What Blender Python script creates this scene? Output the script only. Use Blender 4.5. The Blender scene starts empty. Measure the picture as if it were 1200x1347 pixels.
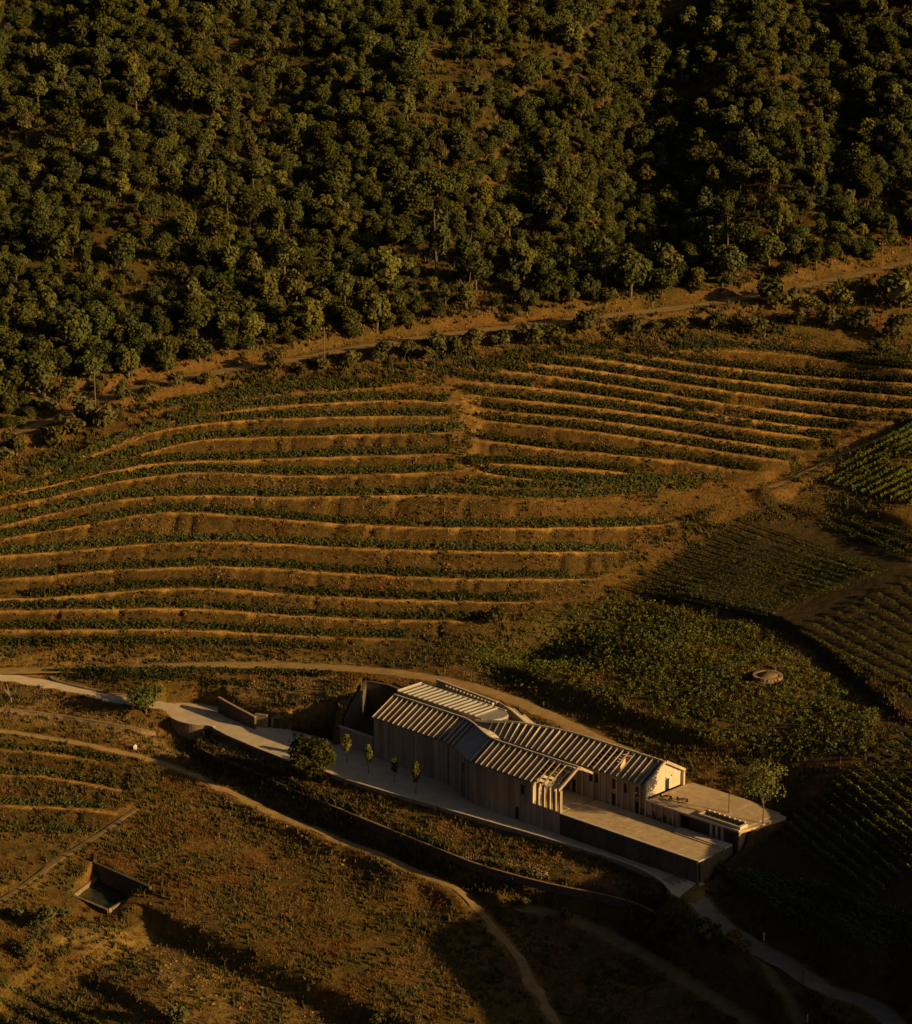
import bpy, math, random
import numpy as np
from mathutils import Vector

# ------------------------------------------------------------------ camera, sky, sun, exposure
FOC, PITCH, ZC = 3500.0, math.radians(15.2), 182.0
scene = bpy.context.scene
C = scene.collection
cam_data = bpy.data.cameras.new('camera')
cam = bpy.data.objects.new('camera', cam_data); C.objects.link(cam)
cam.location = (0, 0, ZC)
cam.rotation_euler = (math.pi/2 - PITCH, 0, 0)
cam_data.sensor_fit = 'HORIZONTAL'; cam_data.sensor_width = 36.0
cam_data.lens = 36.0*FOC/1200.0
cam_data.clip_start = 1.0; cam_data.clip_end = 5000.0
scene.camera = cam

SUN_EL, SUN_AZ = math.radians(16.5), math.atan2(-0.49, 0.87)      # direction towards the sun, in plan from +x
world = bpy.data.worlds.new('World'); scene.world = world; world.use_nodes = True
wn = world.node_tree.nodes; wl = world.node_tree.links
sky = wn.new('ShaderNodeTexSky'); sky.sky_type = 'NISHITA'; sky.sun_disc = False
sky.sun_elevation = SUN_EL; sky.sun_rotation = math.pi/2 - SUN_AZ
sky.dust_density = 8.0; sky.ozone_density = 1.0; sky.air_density = 0.8
bg = wn['Background']; bg.inputs['Strength'].default_value = 0.02
wl.new(sky.outputs['Color'], bg.inputs['Color'])
sd = bpy.data.lights.new('sun', 'SUN'); sd.energy = 5.0; sd.angle = math.radians(0.5); sd.color = (1.0, 0.61, 0.21)
so = bpy.data.objects.new('sun', sd); C.objects.link(so)
sdir = Vector((math.cos(SUN_EL)*math.cos(SUN_AZ), math.cos(SUN_EL)*math.sin(SUN_AZ), math.sin(SUN_EL)))
so.rotation_euler = sdir.to_track_quat('Z', 'Y').to_euler(); so.location = (200, 300, 300)
vs = scene.view_settings
vs.view_transform = 'Standard'; vs.look = 'None'; vs.gamma = 1.0; vs.use_curve_mapping = False
vs.exposure = 0.5
scene.render.engine = 'CYCLES'
scene.cycles.max_bounces = 4; scene.cycles.diffuse_bounces = 2; scene.cycles.glossy_bounces = 2; scene.cycles.transparent_max_bounces = 4

rng = np.random.RandomState(7)
R = random.Random(11)

# ------------------------------------------------------------------ helpers
def tag(o, label=None, cat=None, group=None, kind=None):
    if label: o['label'] = label
    if cat: o['category'] = cat
    if group: o['group'] = group
    if kind: o['kind'] = kind
    return o

def link(name, me, material=None, parent=None):
    o = bpy.data.objects.new(name, me); C.objects.link(o)
    if material is not None and len(me.materials) == 0: me.materials.append(material)
    if parent is not None: o.parent = parent
    return o

def root(name, loc, label, cat, group=None):
    o = bpy.data.objects.new(name, None); C.objects.link(o); o.location = loc
    o.empty_display_size = 0.5
    return tag(o, label, cat, group)

def pymesh(name, verts, faces, material=None, parent=None, off=(0, 0, 0), smooth=False):
    me = bpy.data.meshes.new(name)
    me.from_pydata([(v[0]-off[0], v[1]-off[1], v[2]-off[2]) for v in verts], [], faces)
    me.update()
    if smooth: me.polygons.foreach_set('use_smooth', [True]*len(me.polygons))
    return link(name, me, material, parent)

def npmesh(name, V, Fq, smooth=False):
    """V (n,3), Fq (m,k) faces with k corners, as a mesh datablock"""
    me = bpy.data.meshes.new(name)
    V = np.ascontiguousarray(V, dtype=np.float32); Fq = np.ascontiguousarray(Fq, dtype=np.int32)
    m, k = Fq.shape
    me.vertices.add(len(V)); me.vertices.foreach_set('co', V.ravel())
    me.loops.add(m*k); me.loops.foreach_set('vertex_index', Fq.ravel())
    me.polygons.add(m); me.polygons.foreach_set('loop_start', np.arange(0, m*k, k, dtype=np.int32))
    me.polygons.foreach_set('use_smooth', np.full(m, smooth, dtype=bool))
    me.update(calc_edges=True)
    return me

def set_color(me, name, cols):
    a = me.color_attributes.new(name, 'FLOAT_COLOR', 'POINT')
    c = np.ones((len(cols), 4), dtype=np.float32); c[:, :3] = cols
    a.data.foreach_set('color', c.ravel())

HEX = [(0, 3, 2, 1), (4, 5, 6, 7), (0, 1, 5, 4), (1, 2, 6, 5), (2, 3, 7, 6), (3, 0, 4, 7)]
def hexa(bot, top): return list(bot)+list(top), HEX
def prism(poly, z0, z1):
    """polygon (x,y) list, ccw, extruded; z0/z1 numbers or lists"""
    n = len(poly)
    f0 = (lambda i: z0[i]) if hasattr(z0, '__len__') else (lambda i: z0)
    f1 = (lambda i: z1[i]) if hasattr(z1, '__len__') else (lambda i: z1)
    v = [(p[0], p[1], f0(i)) for i, p in enumerate(poly)] + [(p[0], p[1], f1(i)) for i, p in enumerate(poly)]
    f = [tuple(reversed(range(n))), tuple(range(n, 2*n))] + [(i, (i+1) % n, n+(i+1) % n, n+i) for i in range(n)]
    return v, f

def densify(P, step):
    P = np.asarray(P, float); out = []
    d = np.r_[0, np.cumsum(np.linalg.norm(np.diff(P[:, :2], axis=0), axis=1))]
    n = max(2, int(d[-1]/step)+1); t = np.linspace(0, d[-1], n)
    return np.stack([np.interp(t, d, P[:, k]) for k in range(P.shape[1])], 1)

def smooth_line(P, n=3):
    """corner cutting"""
    P = np.asarray(P, float)
    for _ in range(n):
        a = P[:-1]*.75+P[1:]*.25; b = P[:-1]*.25+P[1:]*.75
        Q = np.empty((2*len(a), P.shape[1])); Q[0::2] = a; Q[1::2] = b
        P = np.vstack([P[:1], Q, P[-1:]])
    return P

def inpoly(x, y, poly):
    poly = np.asarray(poly); ins = np.zeros(np.shape(x), bool); n = len(poly); j = n-1
    for i in range(n):
        xi, yi = poly[i][:2]; xj, yj = poly[j][:2]
        c = ((yi > y) != (yj > y)) & (x < (xj-xi)*(y-yi)/((yj-yi) if yj != yi else 1e-9)+xi)
        ins ^= c; j = i
    return ins

def polydist(x, y, L):
    """distance from points to a polyline and the fractional position (segment index + t)"""
    x = np.asarray(x, float).ravel(); y = np.asarray(y, float).ravel()
    best = np.full(x.shape, 1e9); pos = np.zeros(x.shape)
    for i in range(len(L)-1):
        ax, ay = L[i][:2]; bx, by = L[i+1][:2]; dx, dy = bx-ax, by-ay
        t = np.clip(((x-ax)*dx+(y-ay)*dy)/max(dx*dx+dy*dy, 1e-9), 0, 1)
        d = (x-ax-t*dx)**2+(y-ay-t*dy)**2
        m = d < best; best[m] = d[m]; pos[m] = i+t[m]
    return np.sqrt(best), pos

def lattice(seed, n=256): return np.random.RandomState(seed).rand(n, n)
def vnoise(x, y, s, seed):
    g = _lat.setdefault(seed, lattice(seed)); n = g.shape[0]
    fx, fy = np.asarray(x)/s, np.asarray(y)/s
    ix, iy = np.floor(fx).astype(int), np.floor(fy).astype(int); tx, ty = fx-ix, fy-iy
    tx = tx*tx*(3-2*tx); ty = ty*ty*(3-2*ty)
    a = g[ix % n, iy % n]; b = g[(ix+1) % n, iy % n]; c = g[ix % n, (iy+1) % n]; d = g[(ix+1) % n, (iy+1) % n]
    return (a*(1-tx)+b*tx)*(1-ty)+(c*(1-tx)+d*tx)*ty
_lat = {}
def fbm(x, y, s, seed, o=4):
    r = 0; amp = 1; tot = 0
    for k in range(o):
        r = r+amp*vnoise(x, y, s/2**k, seed+k); tot += amp; amp *= .55
    return r/tot
def sstep(a, b, x):
    t = np.clip((np.asarray(x, float)-a)/(b-a), 0, 1); return t*t*(3-2*t)

# ------------------------------------------------------------------ pixel <-> place
def dirs(u, v):
    a = (np.asarray(u, float)-600)/FOC; b = -(np.asarray(v, float)-673.5)/FOC
    return a, math.cos(PITCH)+b*math.sin(PITCH), -math.sin(PITCH)+b*math.cos(PITCH)
def at(u, v, z):
    a, b, c = dirs(u, v); t = (z-ZC)/c
    return np.array([t*a, t*b, z+0*t])
def px(x, y, z):
    z = z-ZC; dep = y*math.cos(PITCH)-z*math.sin(PITCH); up = y*math.sin(PITCH)+z*math.cos(PITCH)
    return 600+FOC*x/dep, 673.5-FOC*up/dep

# ------------------------------------------------------------------ terrain: survey points -> smooth hill
SURV = []
def hillz(v, k=0.466, z0=7.0, y0=533.0):
    a, b, c = dirs(600, v); m = -c/b
    y = (ZC-z0+k*y0)/(m+k); return ZC-m*y
for u in (-250, -80, 100, 300, 500, 700):
    for v in (850, 800, 740, 680, 610, 550, 490): SURV.append((u, v, hillz(v)))
for u in (850, 1000):
    for v in (610, 550, 490): SURV.append((u, v, hillz(v)))
for u in (-250, -50, 200, 450, 700, 950, 1200, 1450):
    for v in (440, 380, 300, 200, 100, 0, -60): SURV.append((u, v, hillz(v)))
SURV += [(1200, 490, 50), (1200, 560, 40), (1200, 600, 36), (1100, 560, 39.0), (1100, 520, 44.3), (1350, 560, 41), (1350, 640, 31),
 (1200, 660, 29), (1200, 740, 24), (1350, 740, 25), (1450, 850, 20), (1015, 650, 28.0), (920, 700, 21.8), (1060, 605, 33.6), (950, 600, 34.2), (1000, 690, 23.5), (1100, 640, 29.5), (840, 760, 15.5), (1000, 740, 19.0), (1100, 700, 23.2),
 (1100, 790, 19), (1200, 840, 19.5), (1000, 810, 16), (900, 790, 15),
 (620, 870, 8.6), (700, 830, 10.5), (800, 800, 12.5), (700, 915, 8.8), (860, 965, 9.2), (1000, 1005, 10.5), (1000, 890, 14.5), (850, 870, 11.5), (1160, 940, 16.5), (1120, 870, 16.5), (1080, 1030, 11.5),
 (1200, 1000, 15.5), (1350, 1000, 17), (1450, 1100, 16), (1350, 900, 18.5), (1200, 1100, 12), (1130, 1100, 9.8), (1080, 1090, 8), (1060, 1150, 5), (1120, 1180, 6.5), (1200, 1200, 8.5), (1000, 1180, 1.5), (950, 1160, 0.3), (1037, 1075, 6.0), (985, 1115, 4.0),
 (1100, 1250, 2.5), (1200, 1300, 3.5), (1350, 1250, 14.5), (1450, 1250, 19), (1450, 1347, 17), (1400, 1450, 13),
 (900, 1168, -.6), (950, 1220, -2.0), (1050, 1280, -3.8), (1180, 1347, -6), (1300, 1400, -2),
 (820, 1180, -5), (800, 1220, -8.5), (720, 1215, -9.5), (900, 1260, -8.0), (870, 1300, -11), (1000, 1330, -9.5), (780, 1290, -11.5), (960, 1400, -14), (800, 1400, -14),
 (430, 1019, -.2), (570, 1064, -.2), (700, 1100, -.2), (800, 1130, -.2), (870, 1154, -.3), (380, 992, -.2), (330, 968, 0), (300, 950, 0), (250, 935, .5), (130, 910, 1.8), (60, 892, 3), (-60, 884, 3.8), (-200, 880, 4.5),
 (400, 1035, -2.0), (500, 1068, -2.2), (600, 1097, -2.4), (640, 1140, -3.6), (720, 1150, -3.2), (800, 1160, -3), (560, 1125, -4.6), (480, 1090, -4.4),
 (250, 875, 6.0), (120, 872, 5.0), (0, 865, 5), (450, 878, 7.2), (540, 889, 7.6), (600, 899, 7.7), (700, 932, 7.8), (790, 975, 7.8), (870, 1005, 7.6), (960, 1030, 8),
 (300, 900, 4.6), (400, 905, 5.6), (150, 893, 4), (250, 915, 3.0), (380, 935, 3.6), (440, 925, 6.0), (465, 910, 6.8),
 (200, 965, -2.4), (240, 987, -4.0), (222, 968, -3.2), (268, 985, -3.6), (100, 935, -.2), (0, 925, .3), (-100, 930, .3),
 (100, 967, -2.2), (0, 960, -1.4), (180, 990, -3.2), (250, 1012, -4.4), (350, 1063, -6.4), (420, 1095, -7.2), (500, 1124, -7.9), (600, 1168, -9), (660, 1235, -10.5), (720, 1320, -12.5), (760, 1400, -14),
 (0, 1010, -4.2), (100, 1030, -5.5), (0, 1060, -6.5), (100, 1080, -7.2), (0, 1120, -8.8), (0, 1180, -10.6), (-150, 1000, -3), (-150, 1150, -9), (-150, 1300, -16),
 (200, 1080, -7.8), (300, 1100, -8.2), (250, 1150, -9.4), (400, 1180, -9.8), (500, 1220, -10.8), (600, 1260, -11.4), (280, 1205, -10.6), (400, 1262, -11.8), (530, 1325, -13), (650, 1320, -12.7), (220, 1175, -10.0),
 (130, 1205, -13.4), (330, 1285, -12.4), (430, 1335, -13.2), (100, 1240, -13.4), (200, 1290, -12.8), (300, 1347, -13.8), (60, 1210, -12.6), (550, 1400, -14.5), (650, 1400, -14.5), (150, 1135, -9.4), (205, 1160, -9.8), (120, 1115, -8.8),
 (50, 1262, -14), (150, 1320, -14.2), (0, 1250, -14), (0, 1320, -15.6), (60, 1347, -15.8), (0, 1420, -17), (300, 1420, -15.5)]
SP = np.array([at(u, v, z) for u, v, z in SURV])
extra = []
for x in (-230, -120, 0, 120, 230):
    extra.append((x, 330, -26 if x < 60 else -4+(x-120)*.1)); extra.append((x, 900, 190))
SP = np.vstack([SP, np.array(extra, float)])

def axis(spans):
    out = [spans[0][0]]
    for a, b, st in spans:
        n = int(round((b-a)/st)); out += list(np.linspace(a, b, n+1)[1:])
    return np.array(out)
GX = axis([(-230, -112, 2.0), (-112, 118, 0.55), (118, 240, 2.0)])
GY = axis([(325, 385, 1.2), (385, 645, 0.5), (645, 900, 1.5)])
def tps(P, x, y):
    def phi(r2): return np.where(r2 > 1e-9, r2*np.log(np.maximum(r2, 1e-9)), 0)
    s = 100.0; A = P[:, :2]/s; n = len(A)
    K = phi(((A[:, None]-A[None])**2).sum(2)) + np.eye(n)*2e-4
    Q = np.c_[np.ones(n), A]; M = np.zeros((n+3, n+3)); M[:n, :n] = K; M[:n, n:] = Q; M[n:, :n] = Q.T
    w = np.linalg.solve(M, np.r_[P[:, 2], 0, 0, 0]); out = np.zeros(x.size)
    xs, ys = x.ravel()/s, y.ravel()/s
    for k in range(0, x.size, 20000):
        a, b = xs[k:k+20000], ys[k:k+20000]
        r2 = (a[:, None]-A[None, :, 0])**2+(b[:, None]-A[None, :, 1])**2
        out[k:k+20000] = phi(r2)@w[:n]+w[n]+w[n+1]*a+w[n+2]*b
    return out.reshape(x.shape)
cx, cy = np.arange(-232, 244, 3.0), np.arange(322, 905, 3.0)
CXg, CYg = np.meshgrid(cx, cy)
coarse = tps(SP, CXg, CYg)
def bil(ax, ay, H, x, y):
    x = np.asarray(x, float); y = np.asarray(y, float)
    i = np.clip(np.searchsorted(ax, x)-1, 0, len(ax)-2); j = np.clip(np.searchsorted(ay, y)-1, 0, len(ay)-2)
    tx = np.clip((x-ax[i])/(ax[i+1]-ax[i]), 0, 1); ty = np.clip((y-ay[j])/(ay[j+1]-ay[j]), 0, 1)
    return (H[j, i]*(1-tx)+H[j, i+1]*tx)*(1-ty)+(H[j+1, i]*(1-tx)+H[j+1, i+1]*tx)*ty
X, Y = np.meshgrid(GX, GY)
H = bil(cx, cy, coarse, X, Y)
def hz(x, y): return bil(GX, GY, H, x, y)
def ray(u, v):
    """where the line of sight meets the ground"""
    u = np.atleast_1d(np.asarray(u, float)); v = np.atleast_1d(np.asarray(v, float))
    a, b, c = dirs(u, v); a, b, c = a/b, 1.0, c/b
    out = np.zeros((len(u), 3)); ys = np.arange(335, 895, 0.75)
    for k in range(0, len(u), 400):
        A, Cc = a[k:k+400, None], c[k:k+400, None]
        d = ZC+Cc*ys[None]-hz(A*ys[None], np.broadcast_to(ys[None], (len(A), len(ys))))
        hit = d <= 0; i = np.where(hit.any(1), hit.argmax(1), len(ys)-1); i = np.maximum(i, 1)
        r = np.arange(len(A)); d0, d1 = d[r, i-1], d[r, i]
        t = np.clip(d0/np.where(np.abs(d0-d1) > 1e-9, d0-d1, 1), 0, 1); y = ys[i-1]+t*0.75
        out[k:k+400] = np.c_[A[:, 0]*y, y, ZC+Cc[:, 0]*y]
    return out
def line(pts, step=6, sm=2):
    """pixel polyline -> polyline on the ground"""
    P = smooth_line(pts, sm) if sm else np.asarray(pts, float)
    P = densify(P, step); return ray(P[:, 0], P[:, 1])

# gullies and spurs in the wooded slope
wf = sstep(648, 690, Y)
def gully(xc, w, d, y0, y1, lean): 
    xx = X-(xc+lean*(Y-700)); return -d*np.exp(-(xx/w)**2)*sstep(y0, y0+25, Y)*(1-sstep(y1-20, y1+20, Y))
H += gully(50, 19, 15, 650, 810, .12)+gully(17, 9, 8, 665, 745, .1)+gully(-128, 20, 9, 730, 860, .1)+gully(105, 13, 6, 690, 800, .0)+gully(-45, 14, 4, 670, 790, -.1)
H += wf*(fbm(X, Y, 34, 3)-.5)*9

# banks below the dry field at the bottom left
def stepdown(pts, drop, w0, reach, fade=14):
    P = line(pts, 8, 1); x0, x1, y0, y1 = P[:, 0].min()-30, P[:, 0].max()+30, P[:, 1].min()-30, P[:, 1].max()+30
    i0, i1 = np.searchsorted(GX, [x0, x1]); j0, j1 = np.searchsorted(GY, [y0, y1]); x = X[j0:j1, i0:i1]; y = Y[j0:j1, i0:i1]
    d, pos = polydist(x, y, P); k = np.clip(pos.astype(int), 0, len(P)-2); T = P[1:, :2]-P[:-1, :2]
    side = T[k, 0]*(y.ravel()-P[k, 1])-T[k, 1]*(x.ravel()-P[k, 0]); d = np.where(side < 0, d, -d).reshape(x.shape)
    ne = min(fade, len(P)/3.); endf = (sstep(0, ne, pos)*(1-sstep(len(P)-1-ne, len(P)-1, pos))).reshape(x.shape)
    if P[-1, 1] < 405: endf = sstep(0, ne, pos).reshape(x.shape)
    H[j0:j1, i0:i1] -= drop*sstep(-.2, w0, d)*(1-sstep(reach*.5, reach, d))*endf
stepdown([(186,1184),(205,1198),(260,1222),(350,1262),(450,1306),(560,1358)], 3.8, 1.3, 55, 5)
stepdown([(40,1240),(90,1266),(150,1296),(230,1340),(260,1358)], 1.6, 1.2, 40, 5)
stepdown([(985,1003),(900,980),(830,957),(760,930),(700,905),(640,880),(592,850)], -2.2, 2.4, 45)
stepdown([(1225,985),(1165,937),(1060,845),(1000,815),(900,795),(812,778)], -1.5, 1.6, 45)
stepdown([(1260,1362),(1150,1300),(1080,1264),(1010,1226),(960,1190),(928,1150)], -2.0, 3.0, 38)
stepdown([(1240,708),(1100,674),(1018,656)], -1.6, 1.8, 40)
# ------------------------------------------------------------------ building frame: s runs along the facade to the left, t to the back
OB = np.array([18.6, 447.9]); AX = np.array([-0.719, 0.695]); BX = np.array([0.695, 0.719])
def W(s, t, z=None):
    p = OB+s*AX+t*BX
    return (p[0], p[1]) if z is None else (p[0], p[1], z)
def WP(L): return [W(s, t) for s, t in L]
Sg = (X-OB[0])*AX[0]+(Y-OB[1])*AX[1]; Tg = (X-OB[0])*BX[0]+(Y-OB[1])*BX[1]

ZONE = {}                                  # soil masks on the terrain grid
def zone(n): return ZONE.setdefault(n, np.zeros_like(H))

# ---- terraces cut into the hill (lips read off as lines on the slope)
LEFT = [
 [(-60,858),(0,856),(130,853),(250,852),(400,858),(470,862)],
 [(-60,831),(0,830),(240,828),(380,837),(523,842),(560,843)],
 [(-60,805),(0,804),(117,803),(233,800),(380,810),(497,817),(607,818),(680,818)],
 [(-60,790),(67,787),(117,783),(200,775),(293,775),(380,783),(513,790),(663,793),(730,793)],
 [(-60,767),(0,763),(67,758),(133,752),(233,747),(300,746),(380,750),(480,757),(580,762),(747,763),(795,762)],
 [(-60,739),(0,732),(117,724),(200,715),(283,713),(380,717),(480,723),(647,727),(790,727),(845,726)],
 [(-60,722),(0,708),(83,697),(167,680),(217,674),(267,675),(380,685),(480,692),(613,696),(780,695),(860,693),(905,688)],
 [(-60,706),(0,692),(83,672),(150,658),(217,652),(300,653),(380,655),(513,652),(597,652),(663,660),(780,662),(880,652),(1000,646)],
 [(-60,682),(0,668),(67,655),(133,637),(233,622),(300,623),(400,627),(513,624),(600,621)],
 [(-60,664),(0,655),(60,640),(143,621),(200,609),(317,606),(400,603),(600,597)],
 [(60,632),(160,605),(233,585),(273,578),(400,574),(567,570),(605,570)],
 [(30,636),(100,609),(170,580),(217,563),(333,552),(400,550),(540,547),(607,550)],
 [(180,563),(260,547),(350,536),(443,530),(533,526),(600,532)],
 [(200,546),(300,527),(400,517),(483,512),(567,505)]]
RIGHT = [
 [(600,640),(670,645),(780,648),(900,640),(960,636)],
 [(607,615),(670,630),(780,637),(870,640)],
 [(610,613),(650,610),(800,620),(850,628)],
 [(612,577),(620,578),(733,593),(800,598),(900,607),(1013,627)],
 [(617,552),(700,560),(800,571),(933,592),(1050,610)],
 [(610,535),(660,542),(800,554),(967,582),(1083,597)],
 [(590,510),(623,522),(800,538),(983,565),(1107,582)],
 [(580,503),(620,502),(667,507),(800,522),(1000,556),(1140,570)],
 [(600,494),(633,488),(683,490),(800,506),(967,534),(1163,558),(1220,563)],
 [(690,482),(713,480),(800,490),(1000,522),(1187,540),(1240,545)],
 [(720,469),(747,470),(800,475),(967,502),(1200,523),(1240,528)],
 [(770,465),(800,464),(900,477),(1067,497),(1200,505),(1240,508)],
 [(883,463),(967,462),(1033,466),(1100,476),(1200,489),(1240,493)]]
LOW = [
 [(-40,1099),(0,1098),(60,1099),(110,1102)],
 [(-40,1062),(0,1061),(100,1064),(150,1071)],
 [(-40,1020),(0,1021),(60,1023),(125,1034),(165,1042)],
 [(-40,985),(0,987),(60,992),(170,1008)]]
def terrace(lines, region, tread, reach, lip_w=.75, soft=7.0):
    """lips lie on the slope; between two lips a level tread then a bank"""
    L = []
    for l in lines:
        P = line(l, 5, 2); P = P[np.argsort(P[:, 0])]; L.append(P)
    LE = []
    for P in L:
        def ext(p, q):
            t_ = (p-q)[:2]; t_ = t_/np.linalg.norm(t_); e_ = p[None, :2]+t_[None]*np.arange(1, 13)[:, None]; return np.c_[e_, hz(e_[:, 0], e_[:, 1])]
        k_ = min(8, len(P)-1); LE.append(np.vstack([ext(P[0], P[k_])[::-1], P, ext(P[-1], P[-1-k_])]))
    poly = line(region, 8, 0)[:, :2]
    ins = inpoly(X, Y, poly).astype(float)
    jj, ii = np.where(ins > 0); j0, j1, i0, i1 = jj.min()-12, jj.max()+12, ii.min()-12, ii.max()+12
    x = X[j0:j1, i0:i1]; y = Y[j0:j1, i0:i1]; base = H[j0:j1, i0:i1].copy()
    d, _ = polydist(x, y, np.vstack([poly, poly[:1]])); d = d.reshape(x.shape)
    sd_ = np.where(inpoly(x, y, poly), d, -d); w = sstep(-.5, soft, sd_+0*x)
    lo_d = np.full(x.shape, 1e9); lo_z = np.zeros(x.shape); hi_d = np.full(x.shape, 1e9); hi_z = np.zeros(x.shape)
    for P in LE:
        xx = x[0]; m = (xx >= P[0, 0]-.2) & (xx <= P[-1, 0]+.2)
        yl = np.interp(xx, P[:, 0], P[:, 1])[None]; zl = np.interp(xx, P[:, 0], P[:, 2])[None]
        dd = y-yl; mm = m[None] & np.ones_like(x, bool)
        a = mm & (dd >= 0) & (dd < lo_d); lo_d[a] = dd[a]; lo_z[a] = np.broadcast_to(zl, x.shape)[a]
        b = mm & (dd < 0) & (-dd < hi_d); hi_d[b] = -dd[b]; hi_z[b] = np.broadcast_to(zl, x.shape)[b]
    ok = lo_d < reach
    hi = hi_d < 1e8
    span = np.where(hi, lo_d+hi_d, 0)
    tr = np.where(hi, np.minimum(tread, span*.62), tread)
    f = np.clip((lo_d-tr)/np.maximum(span-tr, .5), 0, 1)
    n = (fbm(x, y, 5, 31)-.5)
    znew = np.where(hi, lo_z+(hi_z-lo_z)*f, np.maximum(lo_z, base-1.5)+0*f)
    znew = np.where(hi, znew, np.where(lo_d < tr, lo_z, np.minimum(base, lo_z+(lo_d-tr)*.8)))
    znew = znew+n*.35*np.where(f > .05, 1, .25)
    # worn channels in the banks
    znew -= np.where((f > .08) & (f < .95), np.maximum(0, vnoise(x, y*.22, 1.9, 77)-.6)*2.2, 0)
    wt = w*ok
    H[j0:j1, i0:i1] = base*(1-wt)+znew*wt
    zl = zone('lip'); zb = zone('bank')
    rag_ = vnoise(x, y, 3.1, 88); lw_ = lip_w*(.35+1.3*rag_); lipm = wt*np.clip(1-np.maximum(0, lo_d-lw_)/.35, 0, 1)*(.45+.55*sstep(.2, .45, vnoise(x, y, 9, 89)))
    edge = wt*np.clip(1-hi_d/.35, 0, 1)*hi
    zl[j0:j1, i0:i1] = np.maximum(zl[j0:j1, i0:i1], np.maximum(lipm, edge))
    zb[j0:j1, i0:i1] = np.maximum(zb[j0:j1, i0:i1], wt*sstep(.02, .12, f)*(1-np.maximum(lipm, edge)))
    return L
left_reg = [(-60,862),(130,857),(400,862),(590,850),(690,822),(740,796),(805,764),(855,728),(915,690),(1000,650),(900,645),(780,655),(670,652),(608,645),(606,500),(480,498),(330,516),(200,540),(90,600),(-60,640)]
right_reg = [(606,648),(780,655),(960,640),(1018,632),(1060,610),(1110,585),(1170,562),(1250,540),(1250,478),(1120,464),(980,452),(860,455),(740,462),(640,478),(572,500),(608,540)]
low_reg = [(-40,1106),(60,1104),(118,1104),(160,1072),(175,1040),(172,1008),(60,980),(-40,972)]
LEFT_L = terrace(LEFT, left_reg, 2.6, 16, .4)
RIGHT_L = terrace(RIGHT, right_reg, 2.2, 14)
LOW_L = terrace(LOW, low_reg, 3.2, 14, soft=3)

# ---- roads and tracks: the ground is levelled under them
ROADS = {}
def road(name, pts, half, shoulder=1.6, zoff=None, smooth_n=25, widths=None):
    P = line(pts, 5, 2); P = densify(P, 1.0)
    for c_ in (0, 1):
        kk_ = min(17, len(P)//4*2+1); pc = P[:, c_]; e0 = 2*pc[0]-pc[kk_//2:0:-1]; e1 = 2*pc[-1]-pc[-2:-kk_//2-1:-1]
        P[:, c_] = np.convolve(np.r_[e0, pc, e1], np.ones(kk_)/kk_, 'valid')[:len(pc)]
    k = min(smooth_n, len(P)//3*2+1); ker = np.ones(k)/k
    zp = np.pad(P[:, 2], k//2, mode='edge'); P[:, 2] = np.convolve(zp, ker, 'same')[k//2:k//2+len(P)]
    if zoff is not None: P[:, 2] = zoff(P)
    ROADS[name] = (P, half, shoulder); level_road(name); return P
def level_road(name):
    P, half, shoulder = ROADS[name]
    x0, x1, y0, y1 = P[:, 0].min()-12, P[:, 0].max()+12, P[:, 1].min()-12, P[:, 1].max()+12
    i0, i1 = np.searchsorted(GX, [x0, x1]); j0, j1 = np.searchsorted(GY, [y0, y1])
    x = X[j0:j1, i0:i1]; y = Y[j0:j1, i0:i1]
    d, pos = polydist(x, y, P[::2]); zr = np.interp(pos*2, np.arange(len(P)), P[:, 2]).reshape(x.shape); d = d.reshape(x.shape)
    w = 1-sstep(half+.6, half+.6+shoulder, d)
    H[j0:j1, i0:i1] = H[j0:j1, i0:i1]*(1-w)+zr*w
    zz = zone('track'); zz[j0:j1, i0:i1] = np.maximum(zz[j0:j1, i0:i1], 1-sstep(half*.8, half+.7, d))
road('dirt_road', [(1250,333),(1180,348),(1100,368),(1040,380),(940,400),(800,415),(700,428),(600,438),(500,451),(420,467),(330,482),(250,495),(180,509),(135,524),(95,542),(50,560),(0,578),(-70,606)], 2.6, 3.0)
road('dirt_spur', [(-60,508),(0,513),(60,518),(120,521)], 1.8, 1.5)
road('terrace_path', [(1012,648),(1030,636),(1060,618),(1120,592),(1210,556),(1250,540)], 0.8, 3.5)
road('rear_road', [(-20,883),(60,882),(140,879),(230,875),(330,874),(450,878),(540,886),(600,897),(660,914),(700,930),(745,952),(800,979),(845,999)], 2.0, 2.5)
road('access_road', [(-70,885),(0,889),(50,894),(100,909),(150,919),(215,930),(235,932)], 2.3, 1.5)
road('lower_track', [(-70,948),(0,962),(100,976),(180,993),(240,1012),(300,1042),(350,1067),(420,1095),(500,1125),(560,1150),(612,1174),(640,1206),(670,1246),(700,1292),(735,1355)], 1.0, 2.0)
road('shaded_track', [(690,1192),(760,1208),(820,1240),(880,1275),(950,1320),(1000,1352)], 1.5, 1.5)
road('lane', [(880,1155),(910,1185),(960,1226),(1030,1268),(1100,1304),(1180,1345),(1240,1375)], 2.1, 1.4, zoff=lambda P: P[:, 2]*sstep(2, 16, np.arange(len(P)))-.02)
road('lane_spur', [(1005,1258),(1020,1285),(1040,1315),(1060,1352)], 0.9, 1.0)
road('field_track', [(-60,1218),(0,1187),(60,1143),(115,1106),(150,1085),(180,1062)], .75, 1.2)

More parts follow.
